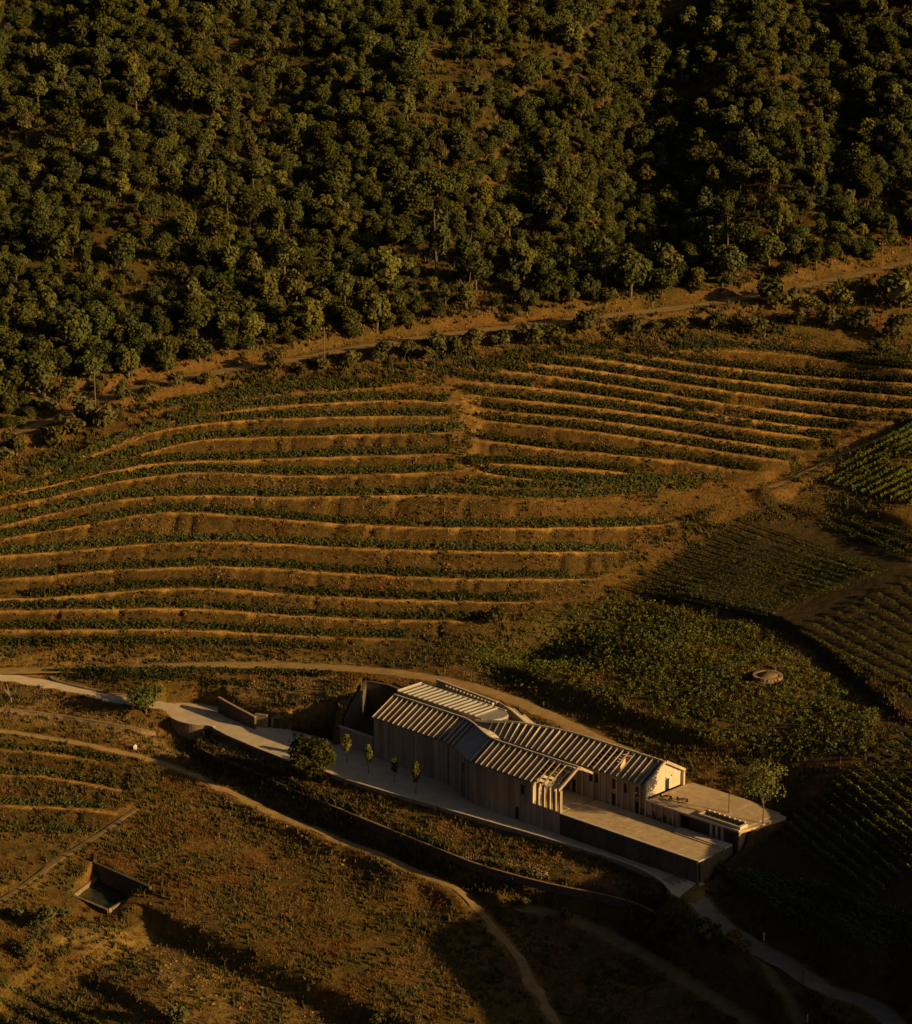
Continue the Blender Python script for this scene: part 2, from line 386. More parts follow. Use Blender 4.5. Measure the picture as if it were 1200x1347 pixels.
# ---- the planted bank between the yard and the tracks: a slope, a ledge, a steeper bank
KPX = smooth_line([(262,955),(281,960),(340,986),(384,1003),(428,1020),(500,1042),(569,1062),(640,1083),(700,1100),(760,1118),(815,1135),(850,1149),(872,1163),(884,1178)], 2)
UPL = np.vstack([np.array([at(u, v, 0) for u, v in KPX]), ROADS['lane'][0][4::4]])
lt = ROADS['lower_track'][0]; lu, _ = px(lt[:, 0], lt[:, 1], lt[:, 2]); lt = lt[(lu > 236) & (lu < 605)]
LOL = np.vstack([lt[::3], ROADS['shaded_track'][0][2::3]])
bp_ = np.vstack([UPL, LOL[::-1]])[:, :2]
i0, i1 = np.searchsorted(GX, [bp_[:, 0].min()-1, bp_[:, 0].max()+1]); j0, j1 = np.searchsorted(GY, [bp_[:, 1].min()-1, bp_[:, 1].max()+1])
x_, y_ = X[j0:j1, i0:i1], Y[j0:j1, i0:i1]; ins_ = inpoly(x_, y_, bp_)
d1, p1 = polydist(x_, y_, UPL); d2, p2 = polydist(x_, y_, LOL)
zu = np.interp(p1, np.arange(len(UPL)), np.minimum(UPL[:, 2], 0))-1.2; zl_ = np.interp(p2, np.arange(len(LOL)), LOL[:, 2])
d1 = np.maximum(d1-.3, 0); d2 = np.maximum(d2-2.0, 0); t_ = d1/np.maximum(d1+d2, .01)
LEDGE = np.array([at(u, v, z) for u, v, z in densify(smooth_line([(258,981,-2.6),(288,998,-2.7),(330,1013,-2.7),(384,1038,-2.8),(437,1060,-2.9),(490,1082,-3.0),(543,1103,-3.1),(590,1122,-3.2),(635,1140,-3.3),(720,1163,-3.4),(800,1178,-3.2),(850,1192,-3.2),(900,1225,-3.6)], 2), 8)])
d3, p3 = polydist(x_, y_, LEDGE); k3 = np.clip(p3.astype(int), 0, len(LEDGE)-2); T3 = LEDGE[1:, :2]-LEDGE[:-1, :2]
low_side = (T3[k3, 0]*(y_.ravel()-LEDGE[k3, 1])-T3[k3, 1]*(x_.ravel()-LEDGE[k3, 0])) < 0; z3 = np.interp(p3, np.arange(len(LEDGE)), LEDGE[:, 2])
f1 = d1/np.maximum(d1+d3, .01); f2 = d3/np.maximum(d3+d2, .01)
zn = np.where(low_side, np.maximum(z3-.5-np.minimum(d3, 2.6)*.75, zl_)*(1-sstep(0, 1, f2))+zl_*sstep(0, 1, f2), zu+(z3-zu)*f1).reshape(x_.shape)
H[j0:j1, i0:i1] = np.where(ins_, zn, H[j0:j1, i0:i1])
# weather the lower ground so that cuts and fills run into each other
pu, pv = px(X, Y, H); soft_m = sstep(215, 260, pu)*(1-sstep(1040, 1100, pu))*sstep(1000, 1040, pv)*(Y < 500)*(1-np.clip(sstep(-1.5, 1.5, -polydist(X, Y, UPL)[0].reshape(X.shape)), 0, 1)*0)
for _ in range(5):
    Hb = H.copy(); Hb[1:-1, 1:-1] = (H[1:-1, 1:-1]*2+H[:-2, 1:-1]+H[2:, 1:-1]+H[1:-1, :-2]+H[1:-1, 2:])/6.
    H[:] = H*(1-soft_m)+Hb*soft_m
for rn in ('lower_track', 'shaded_track', 'lane', 'lane_spur'): level_road(rn)

# ---- level ground of the winery: yard, decks, sunken court
def flatten(poly, z, blend=0.8):
    poly = np.asarray(poly); x0, y0 = poly.min(0)-4; x1, y1 = poly.max(0)+4
    i0, i1 = np.searchsorted(GX, [x0, x1]); j0, j1 = np.searchsorted(GY, [y0, y1])
    x = X[j0:j1, i0:i1]; y = Y[j0:j1, i0:i1]
    d, _ = polydist(x, y, np.vstack([poly, poly[:1]])); d = d.reshape(x.shape)
    w = np.where(inpoly(x, y, poly), 1.0, 1-sstep(0, blend, d))
    H[j0:j1, i0:i1] = H[j0:j1, i0:i1]*(1-w)+z*w
KERB = np.array([at(u, v, 0)[:2] for u, v in smooth_line([(384,991),(428,1019),(500,1041),(569,1061),(640,1082),(700,1099),(760,1117),(815,1134),(850,1148),(872,1162),(884,1176)], 2)])
PLAZA_FRONT = np.array([at(u, v, 0)[:2] for u, v in [(281,958),(300,967),(340,983),(384,1004)]])
yard_back = [W(-33.5, 0.6), W(0, 0.6)]
# yard outline: kerb (left to right), lane mouth, deck wall, facade, court wall, plaza
yard = [tuple(p) for p in KERB] + [tuple(at(915, 1180, 0)[:2]), tuple(at(940, 1150, 0)[:2]), W(-33.5, 1.0), W(0, 1.0), W(21, 1.0), W(32, 4.5), W(53, 5.2), W(62.5, 5.6)]
plaza_px = [(384,960),(352,957),(330,948),(318,944),(290,930),(262,925),(216,924),(214,933),(226,944),(246,951),(262,952),(281,957),(300,968),(340,985),(384,1003)]
plaza = [tuple(at(u, v, 0.0)[:2]) for u, v in plaza_px]
flatten(yard, -0.08, 0.6)
flatten([tuple(at(u, v, 0)[:2]) for u, v in [(384,1003),(430,1022),(440,960),(384,956)]], -0.08, .6)
flatten(plaza, -0.08, 0.8)
COURT = [W(53.2, 5.5), W(62.3, 5.7), W(65.5, 10.5), W(69.5, 17.0), W(72.5, 21.0), W(66, 23.0), W(56, 21.8), W(53.2, 21)]
flatten(COURT, 0.2, 0.3)
flatten(WP([(0.5, .6), (53, 5), (53, 20), (31, 20.6), (0, 20.3), (-12, 20.3), (-12, 9.6), (0.5, 9.6)]), -0.5, 0.3)
flatten(WP([(1, 0.6), (-32.2, 0.6), (-32.6, 9.6), (1, 9.6)]), -0.4, 0.25)
flatten(WP([(-11, 10.2), (-19, 10.2), (-32.5, 10.6), (-33.6, 14.0), (-34.6, 20.5), (-26, 22.4), (-11, 22.4)]), 6.9, 1.2)
flatten(WP([(-19, 9.5), (-33, 9.5), (-33, 12.5), (-19, 12.5)]), -0.4, 0.25)
flatten(WP([(-12, 20.9), (24, 20.9), (40, 20.9), (56, 20.6), (57, 27), (40, 26.5), (24, 23), (-12, 22.5)]), 7.35, 0.8)
# water tank hollow in the lower field
TANKZ = -13.2
def apx(u, v, z): return tuple(at(u, v, z)[:2])
TANK = [apx(96, 1178, TANKZ+.9), apx(142, 1197, TANKZ+.9), apx(180, 1176, TANKZ+.9), apx(128, 1153, TANKZ+.9)]
flatten(TANK, TANKZ-.1, 0.7)

# small relief everywhere else
flatmask = np.clip(zone('track'), 0, 1)
for P_ in (yard, plaza, COURT, WP([(2, -1), (-34, -1), (-39, 23), (54, 23), (54, 3)])): flatmask = np.maximum(flatmask, inpoly(X, Y, np.asarray(P_)))
H += (1-flatmask)*((fbm(X, Y, 9, 41)-.5)*.45*sstep(380, 400, Y)*np.where(zone('bank')+zone('lip') > .1, .15, 1)+(vnoise(X, Y, 1.6, 51)-.5)*.22)

# ------------------------------------------------------------------ materials
def mat(name, c1, c2, scale=1.0, rough=.9, metal=0, bump=0, detail=5, spec=.3, obj=False, c3=None, bscale=None, stretch=None):
    m = bpy.data.materials.new(name); m.use_nodes = True; nt = m.node_tree; n = nt.nodes; b = n['Principled BSDF']
    tc = n.new('ShaderNodeTexCoord'); src = tc.outputs['Object']
    if stretch is not None:
        mp = n.new('ShaderNodeMapping'); mp.inputs['Scale'].default_value = stretch; nt.links.new(src, mp.inputs['Vector']); src = mp.outputs['Vector']
    nz = n.new('ShaderNodeTexNoise'); nz.inputs['Scale'].default_value = scale; nz.inputs['Detail'].default_value = detail; nz.inputs['Roughness'].default_value = .65
    nt.links.new(src, nz.inputs['Vector'])
    cr = n.new('ShaderNodeValToRGB'); e = cr.color_ramp.elements
    e[0].position, e[0].color = .32, (*c1, 1); e[1].position, e[1].color = .68, (*c2, 1)
    if c3: k = e.new(.5); k.color = (*c3, 1)
    nt.links.new(nz.outputs['Fac'], cr.inputs['Fac'])
    col = cr.outputs['Color']
    if obj:
        oi = n.new('ShaderNodeObjectInfo'); hs = n.new('ShaderNodeHueSaturation'); mr = n.new('ShaderNodeMapRange')
        mr.inputs[3].default_value = .72; mr.inputs[4].default_value = 1.25
        nt.links.new(oi.outputs['Random'], mr.inputs[0]); nt.links.new(mr.outputs[0], hs.inputs['Value']); nt.links.new(col, hs.inputs['Color']); col = hs.outputs['Color']
    nt.links.new(col, b.inputs['Base Color'])
    b.inputs['Roughness'].default_value = rough; b.inputs['Metallic'].default_value = metal; b.inputs['Specular IOR Level'].default_value = spec
    if bump:
        bp = n.new('ShaderNodeBump'); bp.inputs['Strength'].default_value = 1; bp.inputs['Distance'].default_value = bump
        n2 = n.new('ShaderNodeTexNoise'); n2.inputs['Scale'].default_value = bscale or scale*3; n2.inputs['Detail'].default_value = 4; nt.links.new(src, n2.inputs['Vector'])
        nt.links.new(n2.outputs['Fac'], bp.inputs['Height']); nt.links.new(bp.outputs['Normal'], b.inputs['Normal'])
    return m

def leafmat(name, c1, c2, trans=.25):
    """foliage: colour varies by leaf (random per island) and by plant; a little light passes through"""
    m = bpy.data.materials.new(name); m.use_nodes = True; nt = m.node_tree; n = nt.nodes; n.remove(n['Principled BSDF'])
    g = n.new('ShaderNodeNewGeometry'); oi = n.new('ShaderNodeObjectInfo'); tc = n.new('ShaderNodeTexCoord')
    nz = n.new('ShaderNodeTexNoise'); nz.inputs['Scale'].default_value = .45; nz.inputs['Detail'].default_value = 3; nt.links.new(g.outputs['Position'], nz.inputs['Vector'])
    ad = n.new('ShaderNodeMath'); ad.operation = 'MULTIPLY_ADD'; ad.inputs[1].default_value = .5; nt.links.new(g.outputs['Random Per Island'], ad.inputs[0])
    s2 = n.new('ShaderNodeMath'); s2.operation = 'MULTIPLY'; s2.inputs[1].default_value = .6; nt.links.new(nz.outputs['Fac'], s2.inputs[0]); nt.links.new(s2.outputs[0], ad.inputs[2])
    cr = n.new('ShaderNodeValToRGB'); e = cr.color_ramp.elements; e[0].position, e[0].color = .2, (*c1, 1); e[1].position, e[1].color = .85, (*c2, 1)
    nt.links.new(ad.outputs[0], cr.inputs['Fac'])
    hs = n.new('ShaderNodeHueSaturation'); mr = n.new('ShaderNodeMapRange'); mr.inputs[3].default_value = .7; mr.inputs[4].default_value = 1.3
    nt.links.new(oi.outputs['Random'], mr.inputs[0]); nt.links.new(mr.outputs[0], hs.inputs['Value']); nt.links.new(cr.outputs['Color'], hs.inputs['Color'])
    nw = n.new('ShaderNodeTexNoise'); nw.inputs['Scale'].default_value = .11; nw.inputs['Detail'].default_value = 2; nt.links.new(g.outputs['Position'], nw.inputs['Vector'])
    m2 = n.new('ShaderNodeMapRange'); m2.inputs[1].default_value = .3; m2.inputs[2].default_value = .7; m2.inputs[3].default_value = .47; m2.inputs[4].default_value = .525
    nt.links.new(nw.outputs['Fac'], m2.inputs[0]); nt.links.new(m2.outputs[0], hs.inputs['Hue'])
    m3 = n.new('ShaderNodeMapRange'); m3.inputs[1].default_value = .3; m3.inputs[2].default_value = .7; m3.inputs[3].default_value = 1.05; m3.inputs[4].default_value = .8
    nt.links.new(nw.outputs['Fac'], m3.inputs[0]); nt.links.new(m3.outputs[0], hs.inputs['Saturation'])
    df = n.new('ShaderNodeBsdfDiffuse'); tr = n.new('ShaderNodeBsdfTranslucent'); mx = n.new('ShaderNodeMixShader'); mx.inputs[0].default_value = trans
    nt.links.new(hs.outputs['Color'], df.inputs['Color']); nt.links.new(hs.outputs['Color'], tr.inputs['Color'])
    nt.links.new(df.outputs[0], mx.inputs[1]); nt.links.new(tr.outputs[0], mx.inputs[2]); nt.links.new(mx.outputs[0], n['Material Output'].inputs['Surface'])
    return m

M = {}
M['concrete'] = mat('concrete', (.29, .235, .18), (.43, .355, .275), .6, .85, bump=.01, obj=True, stretch=(1.5, 1.5, .25))
M['concrete_pale'] = mat('pale_concrete', (.42, .37, .31), (.54, .49, .42), .8, .8, bump=.008)
M['paving'] = mat('paving', (.40, .335, .245), (.55, .47, .355), .35, .85, bump=.006, c3=(.47, .40, .30))
M['deckstone'] = mat('deck_paving', (.35, .265, .165), (.5, .395, .26), .5, .85, bump=.01)
M['zinc'] = mat('zinc_roof', (.13, .14, .15), (.19, .2, .205), .7, .42, metal=.55, spec=.5, obj=True)
M['zinc_flat'] = mat('pale_metal_roof', (.26, .26, .25), (.34, .34, .32), .5, .5, metal=.2)
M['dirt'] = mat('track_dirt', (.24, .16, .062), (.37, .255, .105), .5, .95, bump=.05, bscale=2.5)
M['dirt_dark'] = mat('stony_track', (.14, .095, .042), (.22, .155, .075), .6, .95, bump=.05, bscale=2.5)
M['stone'] = mat('schist_stone', (.15, .11, .075), (.33, .25, .16), 1.6, .92, bump=.03, obj=True)
M['slate_shade'] = mat('dark_schist', (.05, .042, .034), (.10, .08, .06), 1.2, .9, bump=.03, obj=True)  # dark schist; on court and forecourt it stands in for shade
M['rock'] = mat('pale_schist', (.15, .105, .05), (.30, .215, .105), 1.5, .95)
M['lane'] = mat('worn_lane', (.18, .155, .115), (.28, .245, .185), .5, .9, bump=.01)
M['deckwall'] = mat('deck_wall_stone', (.085, .066, .045), (.155, .122, .085), 1.2, .9, bump=.03, obj=True)
M['wood'] = mat('weathered_wood', (.10, .07, .045), (.2, .15, .1), 2.5, .85)
M['dark'] = mat('dark_opening', (.012, .012, .013), (.02, .02, .02), 1, .3, spec=.5)
M['glass'] = mat('window_glass', (.015, .017, .02), (.03, .032, .035), 1, .08, spec=.6)
M['white'] = mat('white_paint', (.7, .68, .62), (.8, .78, .72), 3, .6)
M['bark'] = mat('bark', (.07, .05, .035), (.16, .12, .085), 3, .95, bump=.03)
M['water'] = mat('green_water', (.02, .03, .015), (.035, .045, .02), 1.0, .12, spec=.5)

# terrain: soil colour by zone, broken up by noise at several sizes
tm = bpy.data.materials.new('hill_soil'); tm.use_nodes = True
nt = tm.node_tree; n = nt.nodes; b = n['Principled BSDF']; b.inputs['Roughness'].default_value = .95; b.inputs['Specular IOR Level'].default_value = .15
vc = n.new('ShaderNodeVertexColor'); vc.layer_name = 'soil'
tc = n.new('ShaderNodeTexCoord')
prev = vc.outputs['Color']
for sc_, lo, hi in ((.16, .72, 1.3), (.9, .6, 1.42), (3.2, .62, 1.4)):
    nz = n.new('ShaderNodeTexNoise'); nz.inputs['Scale'].default_value = sc_; nz.inputs['Detail'].default_value = 5; nz.inputs['Roughness'].default_value = .7; nt.links.new(tc.outputs['Object'], nz.inputs['Vector'])
    mr = n.new('ShaderNodeMapRange'); mr.inputs[1].default_value = .3; mr.inputs[2].default_value = .7; mr.inputs[3].default_value = lo; mr.inputs[4].default_value = hi
    nt.links.new(nz.outputs['Fac'], mr.inputs[0])
    mx = n.new('ShaderNodeMix'); mx.data_type = 'RGBA'; mx.blend_type = 'MULTIPLY'; mx.inputs[0].default_value = 1
    nt.links.new(prev, mx.inputs[6]); nt.links.new(mr.outputs[0], mx.inputs[7]); prev = mx.outputs[2]
nt.links.new(prev, b.inputs['Base Color'])
nb = n.new('ShaderNodeTexNoise'); nb.inputs['Scale'].default_value = 1.7; nb.inputs['Detail'].default_value = 6; nb.inputs['Roughness'].default_value = .7; nt.links.new(tc.outputs['Object'], nb.inputs['Vector'])
bp = n.new('ShaderNodeBump'); bp.inputs['Strength'].default_value = 1; bp.inputs['Distance'].default_value = .38
nt.links.new(nb.outputs['Fac'], bp.inputs['Height']); nt.links.new(bp.outputs['Normal'], b.inputs['Normal'])
M['soil'] = tm

# ------------------------------------------------------------------ terrain mesh and its soil
def paint(base, mask, col): return base*(1-mask[..., None])+np.array(col)*mask[..., None]
def pxzone(pts, soft=2.0, step=8):
    poly = line(pts, step, 0)[:, :2]
    d, _ = polydist(X, Y, np.vstack([poly, poly[:1]])); d = d.reshape(X.shape)+ (fbm(X, Y, 4, 61)-.5)*3
    return np.where(inpoly(X, Y, poly), sstep(-soft, soft, d), sstep(-soft, soft, -d))
soil = np.ones(H.shape+(3,))*np.array((.165, .097, .038))
nA = fbm(X, Y, 22, 71); nB = fbm(X, Y, 6, 75)
soil = paint(soil, sstep(.42, .62, nA), (.135, .09, .034))
soil = paint(soil, sstep(.5, .7, nB)*.7, (.085, .07, .025))
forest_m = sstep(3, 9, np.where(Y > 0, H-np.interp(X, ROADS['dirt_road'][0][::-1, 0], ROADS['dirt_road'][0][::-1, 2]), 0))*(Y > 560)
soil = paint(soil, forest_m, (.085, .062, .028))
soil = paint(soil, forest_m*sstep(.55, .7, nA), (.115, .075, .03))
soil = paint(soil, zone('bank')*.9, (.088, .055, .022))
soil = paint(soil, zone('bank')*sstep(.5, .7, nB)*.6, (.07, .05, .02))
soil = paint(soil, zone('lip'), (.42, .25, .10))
soil = paint(soil, zone('track'), (.25, .165, .075))
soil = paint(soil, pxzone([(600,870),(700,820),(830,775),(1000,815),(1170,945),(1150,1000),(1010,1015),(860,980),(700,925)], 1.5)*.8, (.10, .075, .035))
soil = paint(soil, pxzone([(1018,655),(1200,700),(1240,1000),(1170,950),(1050,840),(815,780),(975,680)], 1)*.9, (.05, .038, .024))  # right vine block: shade between the rows painted into the ground
soil = paint(soil, pxzone([(940,1150),(1060,1055),(1240,930),(1240,1300),(1100,1260),(990,1200)], 1.5)*.85, (.055, .042, .025))  # slope turned from the sun, its shade painted into the soil
soil = paint(soil, pxzone([(0,862),(250,860),(470,866),(470,876),(230,876),(0,884)], 1)*.8, (.25, .17, .075))
soil = paint(soil, pxzone([(0,930),(60,925),(215,965),(235,1000),(120,965),(0,945)], 1)*.7, (.25, .17, .075))
soil = paint(soil, pxzone([(110,1205),(180,1225),(430,1347),(250,1347),(70,1235)], 1)*.7, (.24, .17, .075))
soil = paint(soil, pxzone([(270,905),(440,885),(468,912),(425,950),(330,940)], 1)*.7, (.25, .165, .075))
soil = paint(soil, pxzone([(572,503),(600,508),(640,526),(634,560),(628,612),(604,622),(598,560),(596,530)], 1.0)*.7, (.29, .18, .075))
nx, ny = len(GX), len(GY)
idx = np.arange(nx*ny).reshape(ny, nx)
quads = np.stack([idx[:-1, :-1], idx[:-1, 1:], idx[1:, 1:], idx[1:, :-1]], -1).reshape(-1, 4)
me = npmesh('hillside', np.stack([X, Y, H], -1).reshape(-1, 3), quads, smooth=True)
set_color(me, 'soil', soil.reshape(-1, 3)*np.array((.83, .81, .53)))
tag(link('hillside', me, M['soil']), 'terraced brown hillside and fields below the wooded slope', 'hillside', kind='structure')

# ------------------------------------------------------------------ roads as sheets on the levelled ground
def strip(name, P, half, material, label, cat, lift=.07, n=7, rag=.6, crown=.0):
    P = np.asarray(P); T = np.gradient(P[:, :2], axis=0); T /= np.linalg.norm(T, axis=1)[:, None]; Nn = np.c_[-T[:, 1], T[:, 0]]
    V = []; k = np.arange(len(P))
    for j in range(n):
        f = -1+2*j/(n-1); w = half*f
        e = (vnoise(k*.9+j, k*0+name.__hash__() % 97, 2.2, 13)-.5)*rag*2 if j in (0, n-1) else 0
        p = P[:, :2]+Nn*(w+e*np.sign(f))[..., None] if not np.isscalar(e) else P[:, :2]+Nn*w
        rut = -.05*(abs(abs(f)-.45) < .2)
        V.append(np.c_[p, P[:, 2]+lift*(1 if abs(f) < .99 else -.6)+rut+crown])
    V = np.stack(V, 1); m = len(P); ii = np.arange(m*n).reshape(m, n)
    q = np.stack([ii[:-1, :-1], ii[:-1, 1:], ii[1:, 1:], ii[1:, :-1]], -1).reshape(-1, 4)
    return tag(link(name, npmesh(name, V.reshape(-1, 3), q, True), material), label, cat, kind='structure')
RLAB = {'dirt_road': ('ochre dirt road running along the foot of the woods', 'road', 'dirt'), 'dirt_spur': ('short dirt spur leaving the dirt road above the bushes', 'track', 'dirt'),
 'terrace_path': ('narrow dirt path climbing beside the bright vine rows', 'path', 'dirt'), 'rear_road': ('sandy road passing behind the winery roofs', 'road', 'dirt'),
 'access_road': ('pale paved access road curving down to the yard', 'road', 'paving'), 'lower_track': ('ochre dirt track winding below the winery yard', 'track', 'dirt'),
 'shaded_track': ('shaded rutted track below the rock covered bank', 'track', 'dirt_dark'), 'lane': ('grey paved lane leaving the yard past the bushes', 'lane', 'lane'),
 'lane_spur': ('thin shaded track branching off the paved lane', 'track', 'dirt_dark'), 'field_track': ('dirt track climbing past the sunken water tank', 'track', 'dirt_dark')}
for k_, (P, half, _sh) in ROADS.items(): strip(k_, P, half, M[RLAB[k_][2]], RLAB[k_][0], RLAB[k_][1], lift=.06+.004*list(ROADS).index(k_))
# ------------------------------------------------------------------ yard, plaza, decks
def sheet(name, poly, z, material, label, cat, thick=.3, kind='structure'):
    v, f = prism(poly, z-thick, z); o = pymesh(name, v, f, material); return tag(o, label, cat, kind=kind)
def ccw(poly):
    p = np.asarray(poly); a = np.sum(p[:, 0]*np.roll(p[:, 1], -1)-np.roll(p[:, 0], -1)*p[:, 1]); return [tuple(q) for q in (p if a > 0 else p[::-1])]
yard_poly = ccw([tuple(p) for p in KERB]+[apx(893, 1180, 0), apx(918, 1160, 0), W(-33.0, -.6), W(-33, .9), W(1, .9), W(21, .9), W(26, 2.0), W(31, 4.3), W(34, 4.6), W(53, 5.0), W(62.5, 5.6), apx(384, 961, 0)])
sheet('yard_pavement', yard_poly, 0.02, M['paving'], 'pale paved yard in front of the long concrete facade', 'pavement')
sheet('plaza_pavement', ccw(plaza), 0.03, M['paving'], 'sunlit pale paving of the forecourt beside the round wall', 'pavement')

# walls that follow a line on plan: one mesh with a coping of its own
def wall_line(name, L, zb, zt, thick, material, label, cat='wall', coping=None, parent=None, group=None, cop_h=.12, ov=.05):
    L = np.asarray(L, float)[:, :2]; n = len(L)
    T = np.gradient(L, axis=0); T /= np.linalg.norm(T, axis=1)[:, None]; Nn = np.c_[-T[:, 1], T[:, 0]]
    zb = np.broadcast_to(zb, n); zt = np.broadcast_to(zt, n)
    def ring(w, a, b_):
        A = L-Nn*w/2; B = L+Nn*w/2; v = []
        for i in range(n): v += [(A[i, 0], A[i, 1], a[i]), (B[i, 0], B[i, 1], a[i]), (B[i, 0], B[i, 1], b_[i]), (A[i, 0], A[i, 1], b_[i])]
        f = [(0, 1, 2, 3), tuple(4*(n-1)+k for k in (3, 2, 1, 0))]
        for i in range(n-1):
            for k in range(4): f.append((4*i+k, 4*(i+1)+k, 4*(i+1)+(k+1) % 4, 4*i+(k+1) % 4))
        return v, [tuple(reversed(q)) for q in f]
    if parent is None:
        c = (float(L[n//2, 0]), float(L[n//2, 1]), float(zb[n//2])); r = root(name, c, label, cat, group)
    else: r = parent; c = tuple(parent.location)
    v, f = ring(thick, zb, zt); pymesh('wall_body', v, f, material, r, c)
    if coping is not None:
        v, f = ring(thick+2*ov, zt+.002, zt+cop_h); pymesh('coping', v, f, coping, r, c)
    return r
kl = densify(KERB, 1.5)
wall_line('kerb_wall', kl, -2.2, .32, .34, M['concrete'], 'low curved kerb wall edging the yard above the planted bank', coping=M['concrete_pale'], cop_h=.14, ov=.06)
pf = densify(np.array([apx(281, 958, 0), apx(300, 968, 0), apx(340, 985, 0), apx(384, 1002, 0)]), 1.2)
wall_line('plaza_edge_wall', pf, -2.0, .1, .35, M['stone'], 'low dark retaining wall below the sunlit forecourt', coping=M['concrete_pale'], cop_h=.08)
rw = densify(np.array([apx(u, v, 0) for u, v in smooth_line([(212,931),(220,941),(236,950),(256,954),(272,954),(282,957)], 2)]), .8)
wall_line('round_retaining_wall', rw, -4.2, .12, .5, M['stone'], 'curved schist retaining wall under the forecourt corner', coping=M['concrete_pale'], cop_h=.1)

lw = densify(LEDGE[:-6], 1.3)
wall_line('planter_wall', lw, lw[:, 2]-1.4, lw[:, 2]+.04, .4, M['slate_shade'], 'long low dark stone retaining wall along the planted bank below the yard', coping=M['rock'], cop_h=.1, ov=.03)
def zlist(L, extra=.2): return np.array([hz(p[0], p[1]) for p in L])+extra
# stone wall behind the forecourt, shade of its unlit face put into the colour
bw = densify(np.array([apx(288, 918, 3.2), apx(300, 925, 3.0), apx(336, 943, 2.6)]), 1.0)
wall_line('forecourt_wall', bw, -.3, np.linspace(3.3, 2.5, len(bw)), .5, M['slate_shade'], 'schist wall painted dark as shade along the back of the forecourt', coping=M['stone'], cop_h=.15)
bw2 = densify(np.array([apx(336, 955, 0), apx(352, 957, 0)]), 1.0)
wall_line('forecourt_pier', bw2, -.3, 2.5, .9, M['stone'], 'short sunlit stone wall end with a doorway beside it', coping=M['stone'], cop_h=.15)
bw3 = densify(np.array([apx(364, 957, 0), apx(372, 956, 0)]), 1.0)
hut = root('stone_niche', (*apx(366, 958, 0), 0), 'small dark gabled stone niche set in the bank', 'niche')
hc = np.array(apx(366, 957.5, 0))
def hb(name, x0, x1, y0, y1, z0, z1, m):
    v, f = prism([(hc[0]+x0, hc[1]+y0), (hc[0]+x1, hc[1]+y0), (hc[0]+x1, hc[1]+y1), (hc[0]+x0, hc[1]+y1)], z0, z1); pymesh(name, v, f, m, hut, tuple(hut.location))
hb('jamb', -1.4, -.9, 0, 1.6, -.2, 2.0, M['stone']); hb('jamb', .9, 1.4, 0, 1.6, -.2, 2.0, M['stone']); hb('opening', -.9, .9, .5, 1.5, -.2, 2.0, M['dark'])
v = [(hc[0]+x, hc[1]+y, z) for y in (-.1, 1.7) for x, z in ((-1.6, 2.0), (1.6, 2.0), (0, 2.9))]
pymesh('gable', v, [(0, 1, 2), (5, 4, 3), (0, 3, 4, 1), (1, 4, 5, 2), (2, 5, 3, 0)], M['stone'], hut, tuple(hut.location))
# ramp wall of the access road
aw = densify(np.array([apx(66, 890, 3), apx(72, 896, 2.6), apx(110, 906, 2.0), apx(150, 915, 1.4), apx(200, 921, 1.0), apx(214, 923, .9)]), 1.5)
wall_line('access_road_wall', aw, zlist(aw, -1.0), zlist(aw, .35), .4, M['stone'], 'dark retaining wall above the curving access road', coping=M['stone'], cop_h=.12)
fw = densify(line([(-30,934),(30,939),(100,949),(160,959),(205,968)], 6, 1), 1.4)
wall_line('slope_wall', fw, zlist(fw, -1.0), zlist(fw, .75), .5, M['stone'], 'rough stone retaining wall on the slope below the access road', coping=M['rock'], cop_h=.14)
# sunken court: walls and floor darkened, building shade put into the colour
cw = densify(np.array([W(61.8, 6.0), W(64.9, 10.9), W(68.8, 17.3), W(71.2, 20.4), W(65.8, 22.1), W(56, 20.9), W(54.9, 20.7)]), 1.2)
czt = np.clip(np.array([max(hz(*(p+np.array([dx, dy]))) for dx in (-1.6, 0, 1.6) for dy in (-.8, .8, 1.6)) for p in cw])+.12, 1.0, 8.0)
czt = czt-.15; czt = np.convolve(np.pad(czt, 2, mode='edge'), np.ones(5)/5, 'valid')
wall_line('court_retaining_wall', cw, -.2, czt, .7, M['slate_shade'], 'tall retaining wall painted dark as shade round the sunken court', coping=M['slate_shade'], cop_h=.1)
sheet('court_pavement', ccw(COURT), .24, M['slate_shade'], 'paved floor of the sunken court with its shade painted in', 'pavement', .3)

# ------------------------------------------------------------------ the winery
BLD = root('winery_building', (*W(20, 8), 0), 'long grey concrete winery with ribbed metal roofs splitting into two gabled wings', 'building')
BO = tuple(BLD.location)
def part(name, vf, m, parent=BLD): return pymesh(name, vf[0], vf[1], m, parent, BO)
def slab(c4, th):
    """four corners (any winding) given thickness downwards"""
    c4 = [np.array(c, float) for c in c4]; nrm = np.cross(c4[1]-c4[0], c4[3]-c4[0])
    if nrm[2] < 0: c4 = [c4[0], c4[3], c4[2], c4[1]]
    return hexa([tuple(c-np.array([0, 0, th])) for c in c4], [tuple(c) for c in c4])
def bar(p, q, w, h, up=(0, 0, 1)):
    """box from p to q, width w across, height h above the p-q line"""
    p, q = np.array(p, float), np.array(q, float); d = (q-p)/np.linalg.norm(q-p)
    side = np.cross(d, np.array(up, float)); side /= np.linalg.norm(side); nn = np.cross(side, d)
    a = [p-side*w/2, p+side*w/2, q+side*w/2, q-side*w/2]
    return hexa([tuple(x) for x in a], [tuple(x+nn*h) for x in a])
def boxst(s0, s1, t0, t1, z0, z1): 
    v, f = prism(ccw(WP([(s0, t0), (s1, t0), (s1, t1), (s0, t1)])), z0, z1); return v, f
BAY = 1.38
ZE, ZR = 8.4, 11.3
def S_(a, b, s): return float(sstep(a, b, s))
